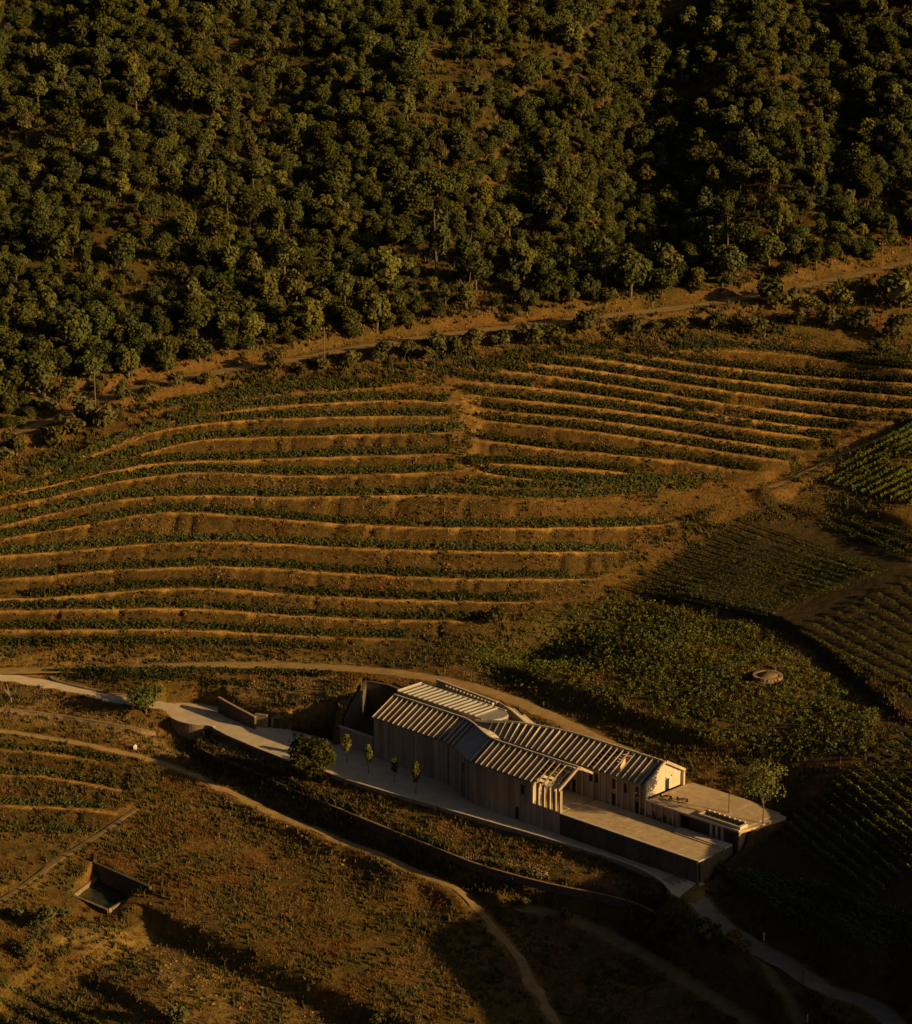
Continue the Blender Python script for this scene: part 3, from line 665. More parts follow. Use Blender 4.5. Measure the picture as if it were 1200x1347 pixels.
def secA(s):
    k = S_(20.0, 34.0, s)
    tE = 4.25*k+.012*max(0, s-34); tR = 5.2+4.75*k+.012*max(0, s-34)
    if s < 20: tV, zV = 8.9, 9.15
    else:
        kv = S_(20, 27, s); kw = S_(29, 36, s)
        tV = 8.9+1.75*kv+2.3*kw; zV = 9.15+1.45*kv-1.1*kw
    return tE, tR, tV, zV
def secB(s):
    k = S_(8, 31, s); kp = S_(20, 31.5, s)
    tF = 9.8-.1*S_(8, 20, s)+.55*kp; zF = 9.9+1.35*kp
    tR = 15.1-4.6*k; zRb = 12.8-1.45*kp
    tK = 20.4-2.0*S_(14, 31, s); zK = 9.9
    return tF, zF, tR, zRb, tK, zK
# roof sections
roofA = part('roof_deck', slab([W(53.4, 4.6, 8.2), W(53.4, 12.6, 8.2), W(33.5, 12.6, 8.2), W(33.5, 4.7, 8.2)], .25), M['concrete'])
nA_ = 38
stA = [k*BAY for k in range(nA_+1)]
OPEN_A, SMOOTH_A = 5, (16, 21)
for k in range(nA_):
    s0, s1 = stA[k], stA[k+1]; e0, r0, v0, z0 = secA(s0); e1, r1, v1, z1 = secA(s1)
    if k >= OPEN_A:
        part('roof_panel', slab([W(s0, e0-.15, ZE-.06), W(s1, e1-.15, ZE-.06), W(s1, r1, ZR), W(s0, r0, ZR)], .18), M['zinc'] if not (SMOOTH_A[0] <= k < SMOOTH_A[1]) else M['zinc_flat'])
        part('rear_roof_panel', slab([W(s0, r0+.02, ZR), W(s1, r1+.02, ZR), W(s1, v1, z1), W(s0, v0, z0)], .18), M['concrete_pale'] if 17 <= k < 27 else M['zinc'])  # pale panels paint in the sunlit strip of the back slope
    else:
        npur = 6 if k in (3, 4) else 2
        for j in range(npur):
            f = (j+.6)/npur; t = e0+(r0-e0)*f; z = ZE+(ZR-ZE)*f
            part('cross_slat', boxst(s0+.12, s1-.12, t-.09, t+.09, z-.35, z-.02), M['concrete'])
        if k in (3, 4):
            for j in range(3): part('cross_slat', boxst(s0+.12, s1-.12, r0+.5+j*1.1, r0+.75+j*1.1, ZR-.7-j*.6, ZR-.35-j*.6), M['concrete'])
for k in range(nA_+1):
    s = stA[k]; e, r, v_, z_ = secA(s)
    if SMOOTH_A[0] < k < SMOOTH_A[1]: continue
    hgt = .28 if not (k in (SMOOTH_A[0], SMOOTH_A[1])) else .2
    part('roof_rib', bar(W(s, e-.18, ZE-.1), W(s, r, ZR+.02), (.14 if k else .34), (hgt if k else .5), up=(BX[0]*-.45, BX[1]*-.45, .9)), M['concrete'])
    if k <= OPEN_A:
        part('roof_rib', bar(W(s, r, ZR+.02), W(s, v_, z_), .24 if k else .34, .4, up=(BX[0]*.4, BX[1]*.4, .9)), M['concrete'])
        part('pergola_column', boxst(s-.16 if k else -.17, s+.16 if k else .17, e-.02, e+.62, 4.13, ZE-.1), M['concrete'])
# ridge beam of the front wing
for k in range(nA_):
    s0, s1 = stA[k], stA[k+1]; r0, r1 = secA(s0)[1], secA(s1)[1]
    part('ridge_cap', bar(W(s0, r0, ZR+.0), W(s1, r1, ZR+.0), .3, .36), M['concrete_pale'])
# front facade of the front wing: panels and fins
WIN_A = {6: (5.2, 7.2), 18: (4.6, 6.6), 8: (-1, -1)}
for k in range(nA_):
    s0, s1 = stA[k], stA[k+1]; e0 = secA(s0)[0]; e1 = secA(s1)[0]
    top = ZE-.35 if k >= OPEN_A else 4.1
    dep = R.uniform(-.05, .05)+(.0 if k % 2 else .07)
    pan = []
    if k in (6, 18): pan = [(-.3, WIN_A[k][0]), (WIN_A[k][1], top)]
    elif k in (7,): pan = [(2.5, top)]
    else: pan = [(-.3, top)]
    for a, b_ in pan:
        part('wall_panel', prism(ccw(WP([(s0+.02, e0+dep), (s1-.02, e1+dep), (s1-.02, e1+.5), (s0+.02, e0+.5)])), a, b_), M['concrete'])
    if k in (6, 18):
        w = part('window', prism(ccw(WP([(s0+.1, e0+.35), (s1-.1, e1+.35), (s1-.1, e1+.48), (s0+.1, e0+.48)])), WIN_A[k][0], WIN_A[k][1]), M['glass'])
        part('window_frame', prism(ccw(WP([(s0+.05, e0+.3), (s0+.14, e0+.3), (s0+.14, e0+.34), (s0+.05, e0+.34)])), WIN_A[k][0], WIN_A[k][1]), M['wood'], w)
    if k == 7:
        d_ = part('door', prism(ccw(WP([(s0+.1, e0+.35), (s1-.1, e1+.35), (s1-.1, e1+.45), (s0+.1, e0+.45)])), 0, 2.5), M['dark'])
        part('door_handle', boxst(s0+.3, s0+.36, e0+.28, e0+.34, 1.0, 1.25), M['white'], d_)
    part('fin', prism(ccw(WP([(s0-.11, e0-.13), (s0+.11, e0-.13), (s0+.11, e0+.3), (s0-.11, e0+.3)])), -.3, top), M['concrete'])
# left gable wall of the front wing and inner walls
e, r, v_, z_ = secA(52.4)
for a, b_, t0, t1 in ((8.0, 11.1, e+.3, r), (11.1, 9.4, r, v_)):
    part('gable_wall', (lambda p: (p[0], p[1]))(hexa([W(52.5, t0, -.3), W(52.0, t0, -.3), W(52.0, t1, -.3), W(52.5, t1, -.3)], [W(52.5, t0, a), W(52.0, t0, a), W(52.0, t1, b_), W(52.5, t1, b_)])), M['concrete'])
part('inner_wall', boxst(7.0, 7.3, .6, 8.8, -.3, 8.6), M['concrete'])
part('inner_wall', boxst(7.3, 20, 8.6, 8.8, 4.0, 8.8), M['concrete'])
part('upper_floor', boxst(.2, 8.0, .4, 9.7, 3.7, 4.08), M['deckstone'])
# ---- rear wing
sB = [-12.0+k*BAY for k in range(32)]
OPEN_B = (5, 10)
for k in range(len(sB)-1):
    s0, s1 = sB[k], sB[k+1]; a = secB(s0); b2 = secB(s1)
    if OPEN_B[0] <= k < OPEN_B[1]:
        npur = 6 if k >= 7 else 2
        for j in range(npur):
            f = (j+.6)/npur; t = a[0]+(a[2]-a[0])*f; z = a[1]+(a[3]-a[1])*f
            part('cross_slat', boxst(s0+.12, s1-.12, t-.09, t+.09, z-.35, z-.02), M['concrete'])
        for j in range(3): part('cross_slat', boxst(s0+.12, s1-.12, a[2]+.6+j*1.5, a[2]+.9+j*1.5, a[3]-.8-j*.8, a[3]-.4-j*.8), M['concrete'])
        continue
    part('roof_panel', slab([W(s0, a[0]-.15, a[1]-.06), W(s1, b2[0]-.15, b2[1]-.06), W(s1, b2[2], b2[3]), W(s0, a[2], a[3])], .18), M['zinc'])
    part('rear_roof_panel', slab([W(s0, a[2]+.02, a[3]), W(s1, b2[2]+.02, b2[3]), W(s1, b2[4]+.1, b2[5]), W(s0, a[4]+.1, a[5])], .18), M['zinc'])
for k in range(len(sB)):
    s = sB[k]; a = secB(s)
    w_ = .14 if k else .4
    if a[2]-a[0] > .6:
        part('roof_rib', bar(W(s, a[0]-.18, a[1]-.1), W(s, a[2], a[3]+.02), w_, .3 if k else .5, up=(BX[0]*-.45, BX[1]*-.45, .9)), M['concrete'])
    if k < 12: part('roof_rib', bar(W(s, a[2], a[3]+.02), W(s, a[4]+.15, a[5]-.1), w_, .42 if k else .5, up=(BX[0]*.45, BX[1]*.45, .9)), M['concrete'])
for k in range(len(sB)-1):
    s0, s1 = sB[k], sB[k+1]; a = secB(s0); b2 = secB(s1)
    part('ridge_cap', bar(W(s0, a[2], a[3]), W(s1, b2[2], b2[3]), .3, .36), M['concrete_pale'])
    # facade towards the lower deck
    zt = a[1]-.3
    if k <= 15:
        dep = R.uniform(-.04, .04)
        hi_win = k in (1, 3, 5, 8, 9); lo_op = k in (1, 5, 12)
        segs = [(0 if k > 12 else -.3, zt)]
        if hi_win and lo_op: segs = [(6.3, 7.2), (9.1, zt)]
        elif hi_win: segs = [(-.3, 7.1), (9.0, zt)]
        elif lo_op: segs = [(6.5, zt)]
        for z0_, z1_ in segs:
            part('wall_panel', boxst(s0+.02, s1-.02, a[0]+.12+dep, a[0]+.5, max(z0_, 3.8), z1_), M['concrete'])
        if hi_win: 
            w = part('window', boxst(s0+.14, s1-.14, a[0]+.38, a[0]+.48, 7.1, 9.1), M['glass'])
            part('window_sill', boxst(s0+.1, s1-.1, a[0]+.1, a[0]+.37, 7.02, 7.12), M['concrete_pale'], w)
        if lo_op:
            d_ = part('door', boxst(s0+.14, s1-.14, a[0]+.38, a[0]+.48, 4.1, 6.4), M['dark'])
            part('door_handle', boxst(s0+.3, s0+.36, a[0]+.3, a[0]+.36, 5.0, 5.3), M['white'], d_)
        part('fin', boxst(s0-.13, s0+.13, a[0]-.12, a[0]+.3, 3.8, zt), M['concrete'])
    elif a[2]-a[0] > .8:
        part('gutter_wall', prism(ccw(WP([(s0, a[0]-.1), (s1, b2[0]-.1), (s1, b2[0]+.15), (s0, a[0]+.15)])), 8.2, min(a[1], b2[1])-.2), M['concrete'])
    if s0 < 19 and not (OPEN_B[0] <= k < OPEN_B[1]): part('rear_wall_panel', boxst(s0+.01, s1-.01, a[4]-.3, a[4], 6.5, 9.7), M['concrete'])
# right gable of the rear wing
g0, gz, gr, grz, gk, gkz = secB(-12)
def gpt(s, t, z): return W(s, t, z)
gs = -11.55
gl = [(g0+.15, 7.22), (g0+.15, 9.8), (gr, 12.6), (gk-.15, 9.8), (gk-.15, 7.22)]
gd0, gd1 = 16.0, 16.9
def gface(pts, s0, s1):
    n_ = len(pts); v = [W(s0, t, z) for t, z in pts]+[W(s1, t, z) for t, z in pts]
    return v, [tuple(range(n_)), tuple(reversed(range(n, 2*n_))) if False else tuple(range(2*n_-1, n_-1, -1))]+[(i, i+n_, (i+1) % n_+n_, (i+1) % n_) for i in range(n_)]
def rz(t): return 9.8+(12.6-9.8)*(1-abs(t-gr)/(gr-g0-.15))
tb = [g0+.15+k*(gk-g0-.3)/9 for k in range(10)]
for a, b_ in zip(tb[:-1], tb[1:]):
    z0 = 7.22
    if a <= 16.2 < b_: z0 = 9.35
    pts = [(a+.01, z0), (a+.01, rz(a)-.02)]+([(gr, 12.58)] if a < gr < b_ else [])+[(b_-.01, rz(b_)-.02), (b_-.01, z0)]
    part('gable_panel', gface(pts, gs, gs+.3), M['concrete_pale'])
ti = [i for i in range(9) if tb[i] <= 16.2 < tb[i+1]][0]
d_ = part('door', boxst(gs+.1, gs+.25, tb[ti]+.02, tb[ti+1]-.02, 7.22, 9.33), M['dark'])
part('door_frame', boxst(gs+.02, gs+.09, tb[ti]+.02, tb[ti]+.1, 7.22, 9.33), M['wood'], d_)
part('vent_block', boxst(gs-.12, gs-.01, 15.75, 15.95, 9.5, 9.7), M['dark']); part('vent_block', boxst(gs-.12, gs-.01, 17.3, 17.5, 9.6, 9.8), M['dark'])
part('corner_pier', boxst(-12.2, -11.8, g0-.15, g0+.25, 4.1, 9.75), M['concrete_pale']); part('corner_pier', boxst(-12.2, -11.8, gk-.25, gk+.15, 7.0, 9.75), M['concrete_pale'])
part('rear_wall', boxst(-5, -4.7, 10.5, 20, 4.0, 9.8), M['concrete'])
part('rear_wall', boxst(1.6, 1.9, 10.5, 20, 4.0, 9.8), M['concrete'])
# ---- flat roofed rear block with cross ribs
cs0, cs1, ct0, ct1, cz = 33.4, 54.6, 13.3, 20.0, 10.7
part('rear_block_wall', boxst(cs0, cs1, ct0+.3, ct1-.2, -.3, cz-.4), M['concrete'])
part('flat_roof', boxst(cs0-1.6, cs1+.2, ct0, ct1, cz-.38, cz), M['zinc_flat'])
rim = [(cs0-1.6, ct0), (cs0-3.2, ct0+1.2), (cs0-3.9, ct0+3.2), (cs0-3.4, ct1-1.2), (cs0-1.6, ct1)]
part('rounded_roof_end', prism(ccw(WP(rim)), cz-.38, cz-.004), M['zinc_flat'])
part('rounded_end_wall', prism(ccw(WP([(s+.15, t) for s, t in rim])), 6.9, cz-.4), M['concrete'])
for k in range(16):
    s = cs0+.5+k*1.38
    part('roof_rib', bar(W(s, ct0+.05, cz), W(s, ct1-.05, cz), .18, .34), M['zinc_flat'])
part('roof_edge', bar(W(cs0-1.6, ct0, cz), W(cs1+.2, ct0, cz), .24, .18), M['concrete']); part('roof_edge', bar(W(cs1+.1, ct0, cz), W(cs1+.1, ct1, cz), .24, .45), M['concrete_pale'])
part('roof_edge', bar(W(cs0-1.6, ct1, cz), W(cs1+.2, ct1, cz), .24, .18), M['concrete_pale'])
# slotted parapet behind the block
v, f = bar(W(39.4, 25.6, 7.2), W(57.5, 27.2, 7.2), .3, 2.0); part('slotted_parapet', (v, f), M['concrete'])
for k in range(14):
    q = k/17.; part('parapet_block', bar(W(39.9+q*18, 25.05+q*1.6, 8.5), W(40.35+q*18, 25.1+q*1.6, 8.5), .5, .6), M['concrete_pale'])
part('parapet_coping', bar(W(39.3, 25.6, 9.202), W(57.6, 27.2, 9.202), .5, .14), M['concrete_pale'])
# sweeping ramp wall and pale ramp at the back
inn = smooth_line([(39.4, 25.9), (36.5, 25.1), (33.0, 23.8), (29.0, 22.3), (25.0, 21.6), (21.5, 21.4)], 3)
out = smooth_line([(39.5, 26.2), (37.5, 27.6), (34.5, 27.6), (30.5, 25.9), (26.0, 23.6), (21.4, 21.75)], 3)
zt = np.interp(np.linspace(0, 1, len(inn)), [0, .35, 1], [9.3, 9.0, 7.5])
v = []; f = []
for i, (s, t) in enumerate(inn):
    for tt in (t, t+.3): v += [W(s, tt, 6.8), W(s, tt, zt[i])]
n4 = len(inn)-1
for i in range(n4):
    a = 4*i; c = 4*(i+1); f += [(a, c, c+1, a+1), (a+2, a+3, c+3, c+2), (a+1, c+1, c+3, a+3), (a, a+2, c+2, c)]
f += [(0, 1, 3, 2), (4*n4, 4*n4+2, 4*n4+3, 4*n4+1)]
part('sweeping_wall', (v, f), M['concrete'])
v = []; f = []
for i in range(len(inn)):
    (s, t), (s2, t2) = inn[i], out[i]; zo = max(7.45, zt[i]-1.1)
    v += [W(s, t+.31, zt[i]-.02), W(s2, t2+.32, zo), W(s2, t2+.32, 6.9), W(s, t+.31, 6.9)]
for i in range(len(inn)-1):
    a = 4*i; c = a+4; f += [(a, a+1, c+1, c), (a+1, a+2, c+2, c+1)]
part('pale_ramp', (v, f), M['concrete_pale'])
part('ramp_slot', bar(W(32.2, 25.3, 8.35), W(35.4, 26.5, 8.75), .3, .25), M['dark'])

# ------------------------------------------------------------------ decks
ld = root('lower_deck', (*W(-16, 5), 0), 'long paved lower deck with a tall dark front wall beside the portal', 'deck'); lo = tuple(ld.location)
def dpart(r_, name, vf, m): return pymesh(name, vf[0], vf[1], m, r_, tuple(r_.location))
for k in range(12):
    a, b_ = -.25-k*2.63, -.25-(k+1)*2.63
    dpart(ld, 'wall_panel', boxst(b_+.012, a-.012, .02+R.uniform(-.02, .02), .5, -1.2, 3.98), M['deckwall'])
dpart(ld, 'end_wall', boxst(-32.2, -31.85, .5, 9.3, -1.2, 3.98), M['deckwall'])
for k in range(12):
    for j in range(4):
        a, b_ = -.25-k*2.63, -.25-(k+1)*2.63
        dpart(ld, 'paving_slab', boxst(b_+.015, a-.015, .52+j*2.3, .52+(j+1)*2.3-.03, 3.9, 4.1+R.uniform(-.012, .012)), M['deckstone'])
dpart(ld, 'deck_core', boxst(-31.8, -.3, .6, 9.6, -1, 3.895), M['stone'])
dpart(ld, 'coping', boxst(-32.25, -.2, -.06, .5, 3.985, 4.16), M['concrete_pale'])
dpart(ld, 'end_coping', boxst(-32.25, -31.8, .51, 3.6, 3.985, 4.16), M['concrete_pale'])
ps = root('deck_platform', (*W(-25, 9), 4.1), 'low grey paved platform in front of the recessed columns', 'platform')
dpart(ps, 'slab', boxst(-32.0, -20.6, 7.4, 9.5, 4.12, 4.45), M['paving']); dpart(ps, 'step', boxst(-31.5, -21.0, 7.0, 7.38, 4.12, 4.28), M['paving'])

ud = root('upper_deck', (*W(-22, 15), 4), 'sunlit upper deck in front of the pale gable with a panelled side wall', 'deck')
for k in range(6):
    a, b_ = -12.2-k*1.25, -12.2-(k+1)*1.25
    dpart(ud, 'wall_panel', boxst(b_+.03, a-.03, 9.75+(.1 if k % 2 else 0), 10.3, 3.8, 6.9), M['concrete'])
    dpart(ud, 'fin', boxst(b_-.09, b_+.09, 9.6, 9.74, 3.8, 6.9), M['concrete'])
dpart(ud, 'recess_wall', boxst(-32.6, -19.8, 12.4, 12.7, -.5, 6.9), M['stone'])
for k in range(3): dpart(ud, 'column', boxst(-26.9-k*1.25, -26.5-k*1.25, 10.0, 10.4, -.3, 6.88), M['concrete_pale'])
dpart(ud, 'side_wall', boxst(-33.0, -32.65, 10.0, 14, -.3, 6.88), M['stone'])
dpart(ud, 'edge_beam', boxst(-33.2, -12.0, 9.62, 10.0, 6.92, 7.24), M['concrete_pale'])
core = ccw(WP([(-12.05, 10.02), (-33.15, 10.02), (-34.2, 14.0), (-35.0, 20.8), (-26, 22.6), (-12.05, 22.6)]))
v_, f_ = prism(core, 6.6, 7.14); dpart(ud, 'deck_core', (v_, f_), M['deckstone'])
for k in range(10):
    for j in range(5):
        a, b_ = -12.3-k*2.08, -12.3-(k+1)*2.08
        dpart(ud, 'paving_slab', boxst(b_+.015, a-.015, 10.05+j*2.3, 10.05+(j+1)*2.3-.03, 7.1, 7.2+R.uniform(-.01, .01)), M['deckstone'])

# long water basin on the edge of the upper deck
ba = root('water_basin', (*W(-28, 11), 7.2), 'long low stone basin with a lit rim on the upper deck corner', 'basin')
b0, b1, t0, t1 = -33.1, -23.6, 10.1, 12.5
dpart(ba, 'rim', boxst(b0, b1, t0, t0+.28, 7.21, 7.75), M['concrete_pale'])
dpart(ba, 'rim', boxst(b0, b1, t1-.28, t1, 7.21, 7.75), M['stone'])
dpart(ba, 'rim', boxst(b0, b0+.45, t0+.285, t1-.285, 7.21, 7.8), M['concrete_pale']); dpart(ba, 'rim', boxst(b1-.28, b1, t0+.285, t1-.285, 7.21, 7.75), M['stone'])
for k in range(8): dpart(ba, 'rim_block', boxst(b0+.7+k*1.13, b0+1.15+k*1.13, t1-.25, t1+.1, 7.752, 7.95), M['concrete_pale'])
dpart(ba, 'water', boxst(b0+.45, b1-.28, t0+.28, t1-.28, 7.22, 7.38), M['water'])

# tables and chairs outside the gable
def chair(s, t, rz_, label):
    r_ = root('garden_chair', W(s, t, 7.21), label, 'chair', 'dark chairs on the upper deck'); r_.rotation_euler.z = rz_
    def bx(name, x0, x1, y0, y1, z0, z1):
        v, f = prism([(x0, y0), (x1, y0), (x1, y1), (x0, y1)], z0, z1); pymesh(name, v, f, M['wood'], r_)
    bx('seat', -.25, .25, -.25, .25, .42, .48); bx('backrest', -.25, .25, .2, .26, .5, .95)
    for x in (-.22, .18):
        for y in (-.22, .2): bx('leg', x, x+.04, y, y+.04, 0, .42)
def table(s, t, label):
    r_ = root('garden_table', W(s, t, 7.21), label, 'table')
    v, f = prism([(.55*math.cos(a), .55*math.sin(a)) for a in np.linspace(0, 2*math.pi, 15)[:-1]], .70, .75); pymesh('table_top', v, f, M['wood'], r_)
    v, f = prism([(-.05, -.05), (.05, -.05), (.05, .05), (-.05, .05)], .04, .7); pymesh('stem', v, f, M['wood'], r_)
    v, f = prism([(.3*math.cos(a), .3*math.sin(a)) for a in np.linspace(0, 2*math.pi, 9)[:-1]], 0, .04); pymesh('base', v, f, M['wood'], r_)
table(-14.6, 12.3, 'small round dark table nearest the gable corner on the upper deck'); table(-17.6, 13.2, 'small round dark table farther out from the gable on the upper deck')
for i, (s, t, a, l) in enumerate([(-13.6, 12.2, 2.3, 'dark chair between the gable wall and the nearer table'), (-15.6, 12.2, -.8, 'dark chair on the open side of the nearer table'), (-14.7, 13.3, .8, 'dark chair behind the nearer table'), (-16.7, 13.3, 2.1, 'dark chair between the two tables'), (-18.6, 13.1, -.9, 'dark chair on the open side of the farther table'), (-17.7, 14.2, .6, 'dark chair behind the farther table')]): chair(s, t, a, l)

# low wall closing the sunken court towards the yard
gw = root('court_front_wall', (*W(57.5, 5.2), 0), 'panelled concrete wall with a pale coping between the yard and the court', 'wall')
for k in range(8):
    a = 53.3+k*1.2; dpart(gw, 'wall_panel', boxst(a+.02, a+1.18, 5.05+(.06 if k % 2 else 0)+.02*k, 5.4+.02*k, -.2, 3.55), M['concrete'])
dpart(gw, 'coping', boxst(53.25, 63.0, 4.95, 5.65, 3.552, 3.72), M['concrete_pale'])

# ------------------------------------------------------------------ water tank in the lower field
tk = root('water_tank', (TANK[0][0], TANK[0][1], TANKZ), 'open stone water tank sunk in the dry lower field', 'tank'); 
def edge_wall(r_, name, p, q, w, z0, z1, m):
    p, q = np.array(p), np.array(q); v, f = bar((*p, z0), (*q, z0), w, z1-z0); pymesh(name, v, f, m, r_, tuple(r_.location))
T4 = [np.array(p) for p in TANK]
edge_wall(tk, 'front_wall', T4[0], T4[1], .4, TANKZ-2.2, TANKZ+.9, M['slate_shade'])
edge_wall(tk, 'side_wall', T4[1], T4[2], .4, TANKZ-1, TANKZ+1.0, M['stone'])
edge_wall(tk, 'back_wall', T4[2]+(T4[2]-T4[3])*.35, T4[3]+(T4[3]-T4[2])*.04, .6, TANKZ-1, TANKZ+3.6, M['slate_shade'])
edge_wall(tk, 'return_wall', T4[3]+np.array([-.4, .3]), T4[3]+np.array([-1.2, 5.5]), .5, TANKZ-1, TANKZ+4.2, M['slate_shade'])
edge_wall(tk, 'side_wall', T4[3], T4[0], .45, TANKZ-1, TANKZ+1.1, M['stone'])
edge_wall(tk, 'ledge', T4[0]+.02, T4[1]-.02, .5, TANKZ+.905, TANKZ+1.0, M['stone'])
v, f = prism(ccw([tuple(p) for p in T4]), TANKZ-.6, TANKZ+.25); pymesh('water', v, f, M['water'], tk, tuple(tk.location))
# ------------------------------------------------------------------ plants
M['oak'] = leafmat('oak_leaves', (.038, .052, .013), (.108, .118, .03))
M['oak_light'] = leafmat('young_oak_leaves', (.07, .085, .017), (.16, .162, .04))
M['vine'] = leafmat('vine_leaves', (.034, .048, .013), (.098, .108, .028), .3)
M['vine_bright'] = leafmat('bright_vine_leaves', (.06, .088, .016), (.18, .205, .034), .35)  # lighter copy of the vine leaves, sunlight put into the colour
M['shrub'] = leafmat('shrub_leaves', (.05, .055, .018), (.14, .13, .045))
M['straw'] = leafmat('dry_grass_blades', (.10, .06, .02), (.27, .17, .058), .3)
M['weeds'] = leafmat('green_weeds', (.04, .045, .012), (.12, .11, .03), .3)
M['autumn'] = leafmat('orange_leaves', (.13, .06, .015), (.26, .14, .03), .3)

def cards(P, Nv, size, rs, aspect=1.0, jit=.7):
    """a quad at every point, facing roughly along Nv, four corners pulled about so that outlines stay ragged"""
    n_ = len(P); Nv = Nv+rs.normal(0, jit, (n_, 3)); Nv /= np.linalg.norm(Nv, axis=1)[:, None]+1e-9
    t = rs.normal(0, 1, (n_, 3)); t -= Nv*(t*Nv).sum(1)[:, None]; t /= np.linalg.norm(t, axis=1)[:, None]+1e-9
    b_ = np.cross(Nv, t); s = (np.broadcast_to(size, n_)*rs.uniform(.7, 1.35, n_))[:, None]
    c = [P+(t*a+b_*q*aspect)*s*.5*rs.uniform(.7, 1.15, (n_, 1)) for a, q in ((-1, -.55), (.6, -1), (1, .5), (-.5, 1))]
    V = np.stack(c, 1).reshape(-1, 3); return V, np.arange(n_*4).reshape(n_, 4)

def crown_mesh(name, h0, h1, r, lobes, ncards, csize, seed, flat=.8, lobe_r=.42):
    rs = np.random.RandomState(seed); zc, zr = (h0+h1)/2, (h1-h0)/2
    d = rs.normal(0, 1, (lobes, 3)); d /= np.linalg.norm(d, axis=1)[:, None]; d[:, 2] = d[:, 2]*.8+.12
    L = d*np.array([r, r, zr])*rs.uniform(.35, .78, (lobes, 1)); L[:, 2] += zc
    lr = rs.uniform(.7, 1.25, lobes)*lobe_r*min(r, zr*1.1)
    k = rs.choice(lobes, ncards, p=lr**2/np.sum(lr**2))
    e = rs.normal(0, 1, (ncards, 3)); e[:, 2] += .25; e /= np.linalg.norm(e, axis=1)[:, None]
    P = L[k]+e*(lr[k]*rs.uniform(.72, 1.08, ncards))[:, None]*np.array([1, 1, flat])
    out = P-np.array([0, 0, zc-.2*zr]); out /= np.linalg.norm(out, axis=1)[:, None]+1e-9
    V, Fq = cards(P, e*.7+out*.6, csize, rs)
    return npmesh(name, V, Fq), V, Fq

def tube(path, radii, seg=6):
    path = np.asarray(path, float); v = []; f = []
    for i, p in enumerate(path):
        a = path[min(i+1, len(path)-1)]-path[max(i-1, 0)]; a /= np.linalg.norm(a)
        x = np.cross(a, (0.3, 1, 0.1)); x /= np.linalg.norm(x); y = np.cross(a, x)
        for k in range(seg): q = 2*math.pi*k/seg; v.append(tuple(p+(x*math.cos(q)+y*math.sin(q))*radii[i]))
    for i in range(len(path)-1):
        for k in range(seg): f.append((i*seg+k, i*seg+(k+1) % seg, (i+1)*seg+(k+1) % seg, (i+1)*seg+k))
    f.append(tuple(range((len(path)-1)*seg, len(path)*seg))); f.append(tuple(reversed(range(seg))))
    return v, f
def trunk_mesh(name, h, r, seed, limbs=4, spread=1.2, low=.5):
    rs = np.random.RandomState(seed); V, Fc = [], []
    def add(vf):
        o = len(V); V.extend(vf[0]); Fc.extend([tuple(i+o for i in q) for q in vf[1]])
    lean = rs.normal(0, .12, 2)
    add(tube([(0, 0, -.5), (lean[0]*.2, lean[1]*.2, h*.25), (lean[0]*h*.5, lean[1]*h*.5, h*.6), (lean[0]*h*.8, lean[1]*h*.8, h)], [r*1.3, r, r*.7, r*.25]))
    for k in range(limbs):
        a = rs.uniform(0, 6.28); z0 = h*rs.uniform(low*.7, low*1.1); e = spread*rs.uniform(.7, 1.2)
        add(tube([(lean[0]*z0*.8, lean[1]*z0*.8, z0), (math.cos(a)*e*.5, math.sin(a)*e*.5, z0+h*.18), (math.cos(a)*e, math.sin(a)*e, z0+h*.4)], [r*.55, r*.4, r*.15], 5))
    me = bpy.data.meshes.new(name); me.from_pydata(V, [], Fc); me.update(); me.materials.append(M['bark']); return me

def tree(name, loc, sc, crown, trunk, label, cat='tree', group=None, rot=None, crown_mat=None):
    r_ = root(name, (loc[0], loc[1], loc[2]), label, cat, group); r_.rotation_euler.z = R.uniform(0, 6.28) if rot is None else rot
    s = sc if hasattr(sc, '__len__') else (sc, sc, sc); r_.scale = s
    if trunk is not None: link('trunk', trunk, None, r_)
    o = link('crown', crown, None, r_)
    return r_

# ---- the wood above the road
oak = []
for i in range(7):
    hh = 7.2+.5*(i % 3); m_, V_, F_ = crown_mesh('oak_crown', .35, hh, 2.6+.35*(i % 4), 26+4*(i % 3), 1500, .46, 100+i, lobe_r=.34)
    m_.materials.append(M['oak'] if i % 4 else M['oak_light']); oak.append((m_, trunk_mesh('oak_trunk', hh*.8, .22, 200+i, 4, 1.5), V_, F_, hh))
for i, (h0_, h1_, r_, lb, nc, lr_, mt) in enumerate([(.6, 10.5, 2.0, 30, 1500, .42, 'oak'), (.2, 5.4, 4.0, 30, 1500, .36, 'oak'), (.5, 6.5, 2.6, 20, 800, .34, 'shrub')]):
    m_, V_, F_ = crown_mesh('oak_crown', h0_, h1_, r_, lb, nc, .46, 120+i, lobe_r=lr_); m_.materials.append(M[mt]); oak.append((m_, trunk_mesh('oak_trunk', h1_*.8, .2, 220+i, 4, 1.3), V_, F_, h1_))
NK = len(oak)
rr = ROADS['dirt_road'][0]; ro = rr[np.argsort(rr[:, 0])]
pts = []; cell = {}
rs = np.random.RandomState(5)
cand = np.c_[rs.uniform(-175, 190, 60000), rs.uniform(560, 850, 60000)]
yroad = np.interp(cand[:, 0], ro[:, 0], ro[:, 1])
dens = fbm(cand[:, 0], cand[:, 1], 26, 91, 3)
okc = (cand[:, 1] > yroad+5.5)
thin = np.clip((dens-.34)*5, .12, 1)*np.where((cand[:, 0] > 55) & (cand[:, 1] < 690), .6, 1)
okc &= rs.rand(len(cand)) < thin*.5
